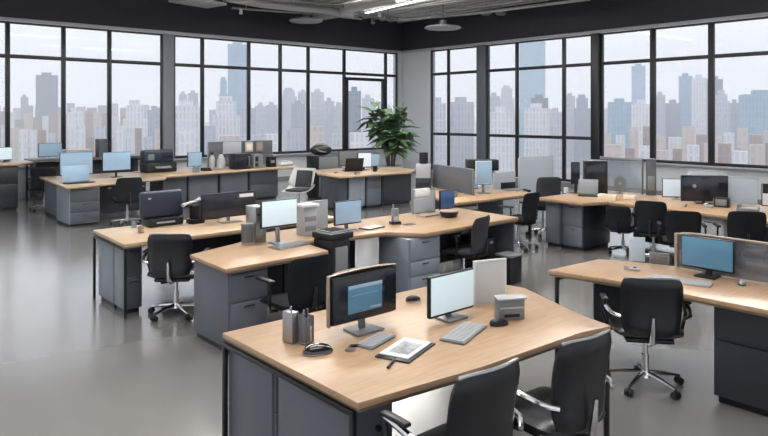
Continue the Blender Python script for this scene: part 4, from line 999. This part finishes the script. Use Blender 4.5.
# --- credenza things
t = thing('printer', 'big black printer with two openings on the credenza left end', 'printer', (5.98, 14.35, DT), R(6))
MB().bx(-.36, .36, -.10, .25, 0, .22, .03).build('base', 'black', t); MB().box((0, .14, .34), (.72, .22, .30), bev=.05, seg=4).build('rear_hood', 'navy', t)
MB().bx(-.27, -.12, .022, .03, .27, .40, .01).build('opening', 'grey', t); MB().bx(.05, .32, .022, .03, .29, .42, .01).build('opening', 'scrd', t); MB().box((0, -.13, .12), (.36, .14, .02), rx=.3, bev=.005).build('paper_tray', 'grey', t)
t = thing('desk_telephone', 'cream desk phone beside the big black printer', 'phone', P(167, 169), R(10))
MB().box((0, 0, .05), (.3, .2, .08), rx=.2, bev=.015).build('base', 'cream', t); MB().tube([(-.14, 0, .13), (-.08, 0, .155), (.02, 0, .155), (.09, 0, .13)], [.03, .02, .02, .03], 10).build('handset', 'cream', t); MB().box((.08, -.05, .10), (.08, .06, .02), bev=.004).build('keypad', 'black', t)
monitor('small pale blue monitor in the middle of the credenza', P(195, 169), R(8), .38, .34, .05, 'scrp', base='grey', bw=.2)
cup('clear glass tumbler before the small credenza monitor', P(196, 172.5), .075, .15, 'glass', 'drinking_glass', False, 'glass')
t = thing('bottle', 'silver cylinder flask on the credenza before the dark divider', 'bottle', P(212, 169))
MB().lathe((0, 0, 0), [(.06, 0), (.065, .01), (.065, .25), (.03, .31), (.03, .33), (.001, .33)]).build('flask_body', 'ltgrey', t); MB().lathe((0, 0, 0), [(.04, .33), (.042, .38), (.03, .40), (.001, .40)]).build('cap', 'black', t)
t = thing('bottle', 'grey rounded jug right of the silver flask', 'bottle', P(221, 169))
MB().lathe((0, 0, 0), [(.08, 0), (.10, .02), (.10, .18), (.07, .28), (.04, .34), (.001, .34)]).build('jug_body', 'ltgrey', t); MB().tube([(.09, 0, .1), (.15, 0, .14), (.15, 0, .22), (.08, 0, .26)], .012, 8).build('handle', 'grey', t)
boxy('stapler', 'black wedge stapler in front of the silver flask', 'stapler', P(206, 171), R(-30), (.24, .07, .05), 'black', (('arm', -.12, .1, -.025, .025, .05, .075, 'black'),))
boxy('coffee_maker', 'black box appliance on the credenza right of the jug', 'appliance', P(240, 169), R(5), (.42, .25, .36), 'black', (('door', -.18, .14, -.13, -.125, .04, .32, 'scrd'), ('handle', .15, .17, -.15, -.125, .06, .3, 'grey')))
boxy('speaker', 'grey box right of the black credenza appliance', 'speaker', P(256, 168), R(5), (.26, .22, .33), 'grey', (('cone_plate', -.10, -.01, -.115, -.11, .16, .28, 'black'), ('cone_plate', -.10, -.01, -.115, -.11, .04, .13, 'black')))
panel('wide dark divider at the back of the credenza', (7.35, 14.85), (9.15, 14.85), DT, 1.36, 'part', .04)
boxy('notice_board', 'light blue-grey board fixed on the dark credenza divider', 'board', (7.98, 14.80, 1.06), R(0), (.5, .02, .28), 'partl', (('top_strip', -.25, .25, -.012, .008, .28, .295, 'grey'), ('bottom_strip', -.25, .25, -.012, .008, -.01, 0, 'grey')))
boxy('picture_frame', 'pale picture frame pinned at the middle of the credenza divider', 'picture frame', (8.45, 14.80, 1.08), R(0), (.22, .02, .25), 'ltgrey', (('picture', -.08, .08, -.013, -.01, .04, .21, 'cream'),))
boxy('picture_frame', 'dim picture frame at the right of the credenza divider', 'picture frame', (8.75, 14.80, 1.08), R(0), (.2, .02, .25), 'grey', (('picture', -.07, .07, -.013, -.01, .04, .21, 'tan'),))
boxy('desk_organizer', 'small black organiser near the right end of the credenza', 'organizer', P(271, 167), R(5), (.2, .15, .25), 'black', (('divider', -.005, .005, -.08, .08, .25, .3, 'grey'), ('front_label', -.06, .06, -.079, -.075, .1, .16, 'grey')))
boxy('paper_stack', 'stack of white papers at the right end of the credenza', 'papers', P(284, 165.5), R(5), (.36, .25, .10), 'paper', (('cover', -.17, .17, -.12, .12, .10, .115, 'ltgrey'), ('tray_rim', -.185, .185, -.13, -.126, 0, .03, 'grey')))
t = thing('shoulder_bag', 'black rounded bag on top of the storage box cabinet', 'bag', (9.5, 13.2, 1.021), R(-30))
MB().ball((0, 0, .13), (.27, .13, .13)).build('bag_body', 'black', t); MB().tube([(-.2, 0, .2), (-.1, 0, .28), (.1, 0, .28), (.2, 0, .19)], .014, 8).build('strap', 'grey', t)
MB().tube([(-.12, -.12, .16), (-.02, -.135, .1), (.12, -.12, .08)], .015, 8).build('front_strap', 'grey', t)
# --- desk by the plant
monitor('large grey-screened monitor with dark frame left on the desk by the plant', (9.6, 12.25, DT), R(-8), .5, .34, .08, 'partl' if False else 'grey', base='black')
laptop('open black laptop seen from behind on the desk by the plant', P(352, 171), R(160), .42, .24, 'black', 'scrd', 1.9, .3)
monitor('white-screened monitor on the desk by the plant', (9.72, 11.80, DT), R(-8), .36, .34, .06, mat('white_screen', (.55, .58, .64), .2, 0, .5), base='black')
monitor('pale small monitor nearest the plant', (10.18, 11.98, DT), R(-15), .24, .30, .05, 'scrp', base='black', bw=.14)
cup('dark mug on the desk by the plant', P(375, 171.5), .05, .12, 'black')
boxy('wallet', 'small brown box on the front of the desk by the plant', 'box', P(357, 174.5), R(10), (.12, .08, .04), 'tan', (('flap', -.055, .055, -.035, .035, .04, .046, 'black'),))
t = thing('pen', 'black pen flat on the left of the desk by the plant', 'pen', P(336, 173), R(-50)); MB().cyl((0, -.14, .012), (0, .12, .012), .011, n=8).build('barrel', 'black', t); MB().cyl((0, .12, .012), (0, .15, .012), .009, .002, 8).build('tip', 'grey', t)

# ------------------------------------------------------------------ potted plant
px_, py_ = dep(391, 18.6)
t = thing('potted_plant', 'large leafy green potted plant standing in the room corner', 'plant', (px_, py_, 0)); t.scale = (1.12, 1.12, 1.1)
MB().lathe((0, 0, 0), [(.20, 0), (.22, .02), (.28, .48), (.30, .5), (.30, .54), (.26, .54), (.25, .46), (.001, .46)]).build('pot', 'ltgrey', t)
MB().lathe((0, 0, 0), [(.001, .462), (.25, .462), (.25, .48), (.001, .485)]).build('soil', 'soil', t)
random.seed(11)
tr = MB(); lf = MB()
tips = []
for k in range(9):
    a = 2 * PI * k / 9 + random.uniform(-.2, .2); r = random.uniform(.2, .55); zt = random.uniform(1.3, 2.2)
    p0 = Vector((math.cos(a) * .07, math.sin(a) * .07, .47)); p2 = Vector((math.cos(a) * r, math.sin(a) * r, zt))
    p1 = (p0 + p2) / 2 + Vector((-math.cos(a) * .04, -math.sin(a) * .04, .1))
    tr.tube([p0, p1, p2], [.02, .016, .009], 7); tips.append((p0, p1, p2))
def leaf(b, base, d, L, W, droop):
    d = d.normalized(); side = d.cross(Vector((0, 0, 1)));
    if side.length < .1: side = Vector((1, 0, 0))
    side.normalize(); up = side.cross(d)
    def f(u, v):
        s = v; w_ = W * math.sin(PI * min(1, (.06 + .94 * s)) ** .8) * (1 - .15 * s) + .004
        k = 2 * u - 1
        return tuple(base + d * (L * s) - Vector((0, 0, 1)) * (droop * s * s * L) + side * (k * w_) + up * (.25 * w_ * abs(k) + .01 * math.sin(s * 14)))
    b.slab(f, 4, 7, .006)
for (p0, p1, p2) in tips:
    for j in range(15):
        f = random.uniform(.25, 1.0)
        base = p1.lerp(p2, (f - .5) * 2) if f > .5 else p0.lerp(p1, .4 + f)
        a = random.uniform(0, 2 * PI); el = random.uniform(-.15, .75)
        d = Vector((math.cos(a) * math.cos(el), math.sin(a) * math.cos(el), math.sin(el)))
        d = d + Vector((base.x, base.y, 0)) * 1.1
        leaf(lf, base, d, random.uniform(.42, .62), random.uniform(.12, .18), random.uniform(.15, .5))
tr.build('stems', 'bark', t); lf.build('foliage', 'leaf', t)

for o in COL.objects:
    if '_used' in o: del o['_used']
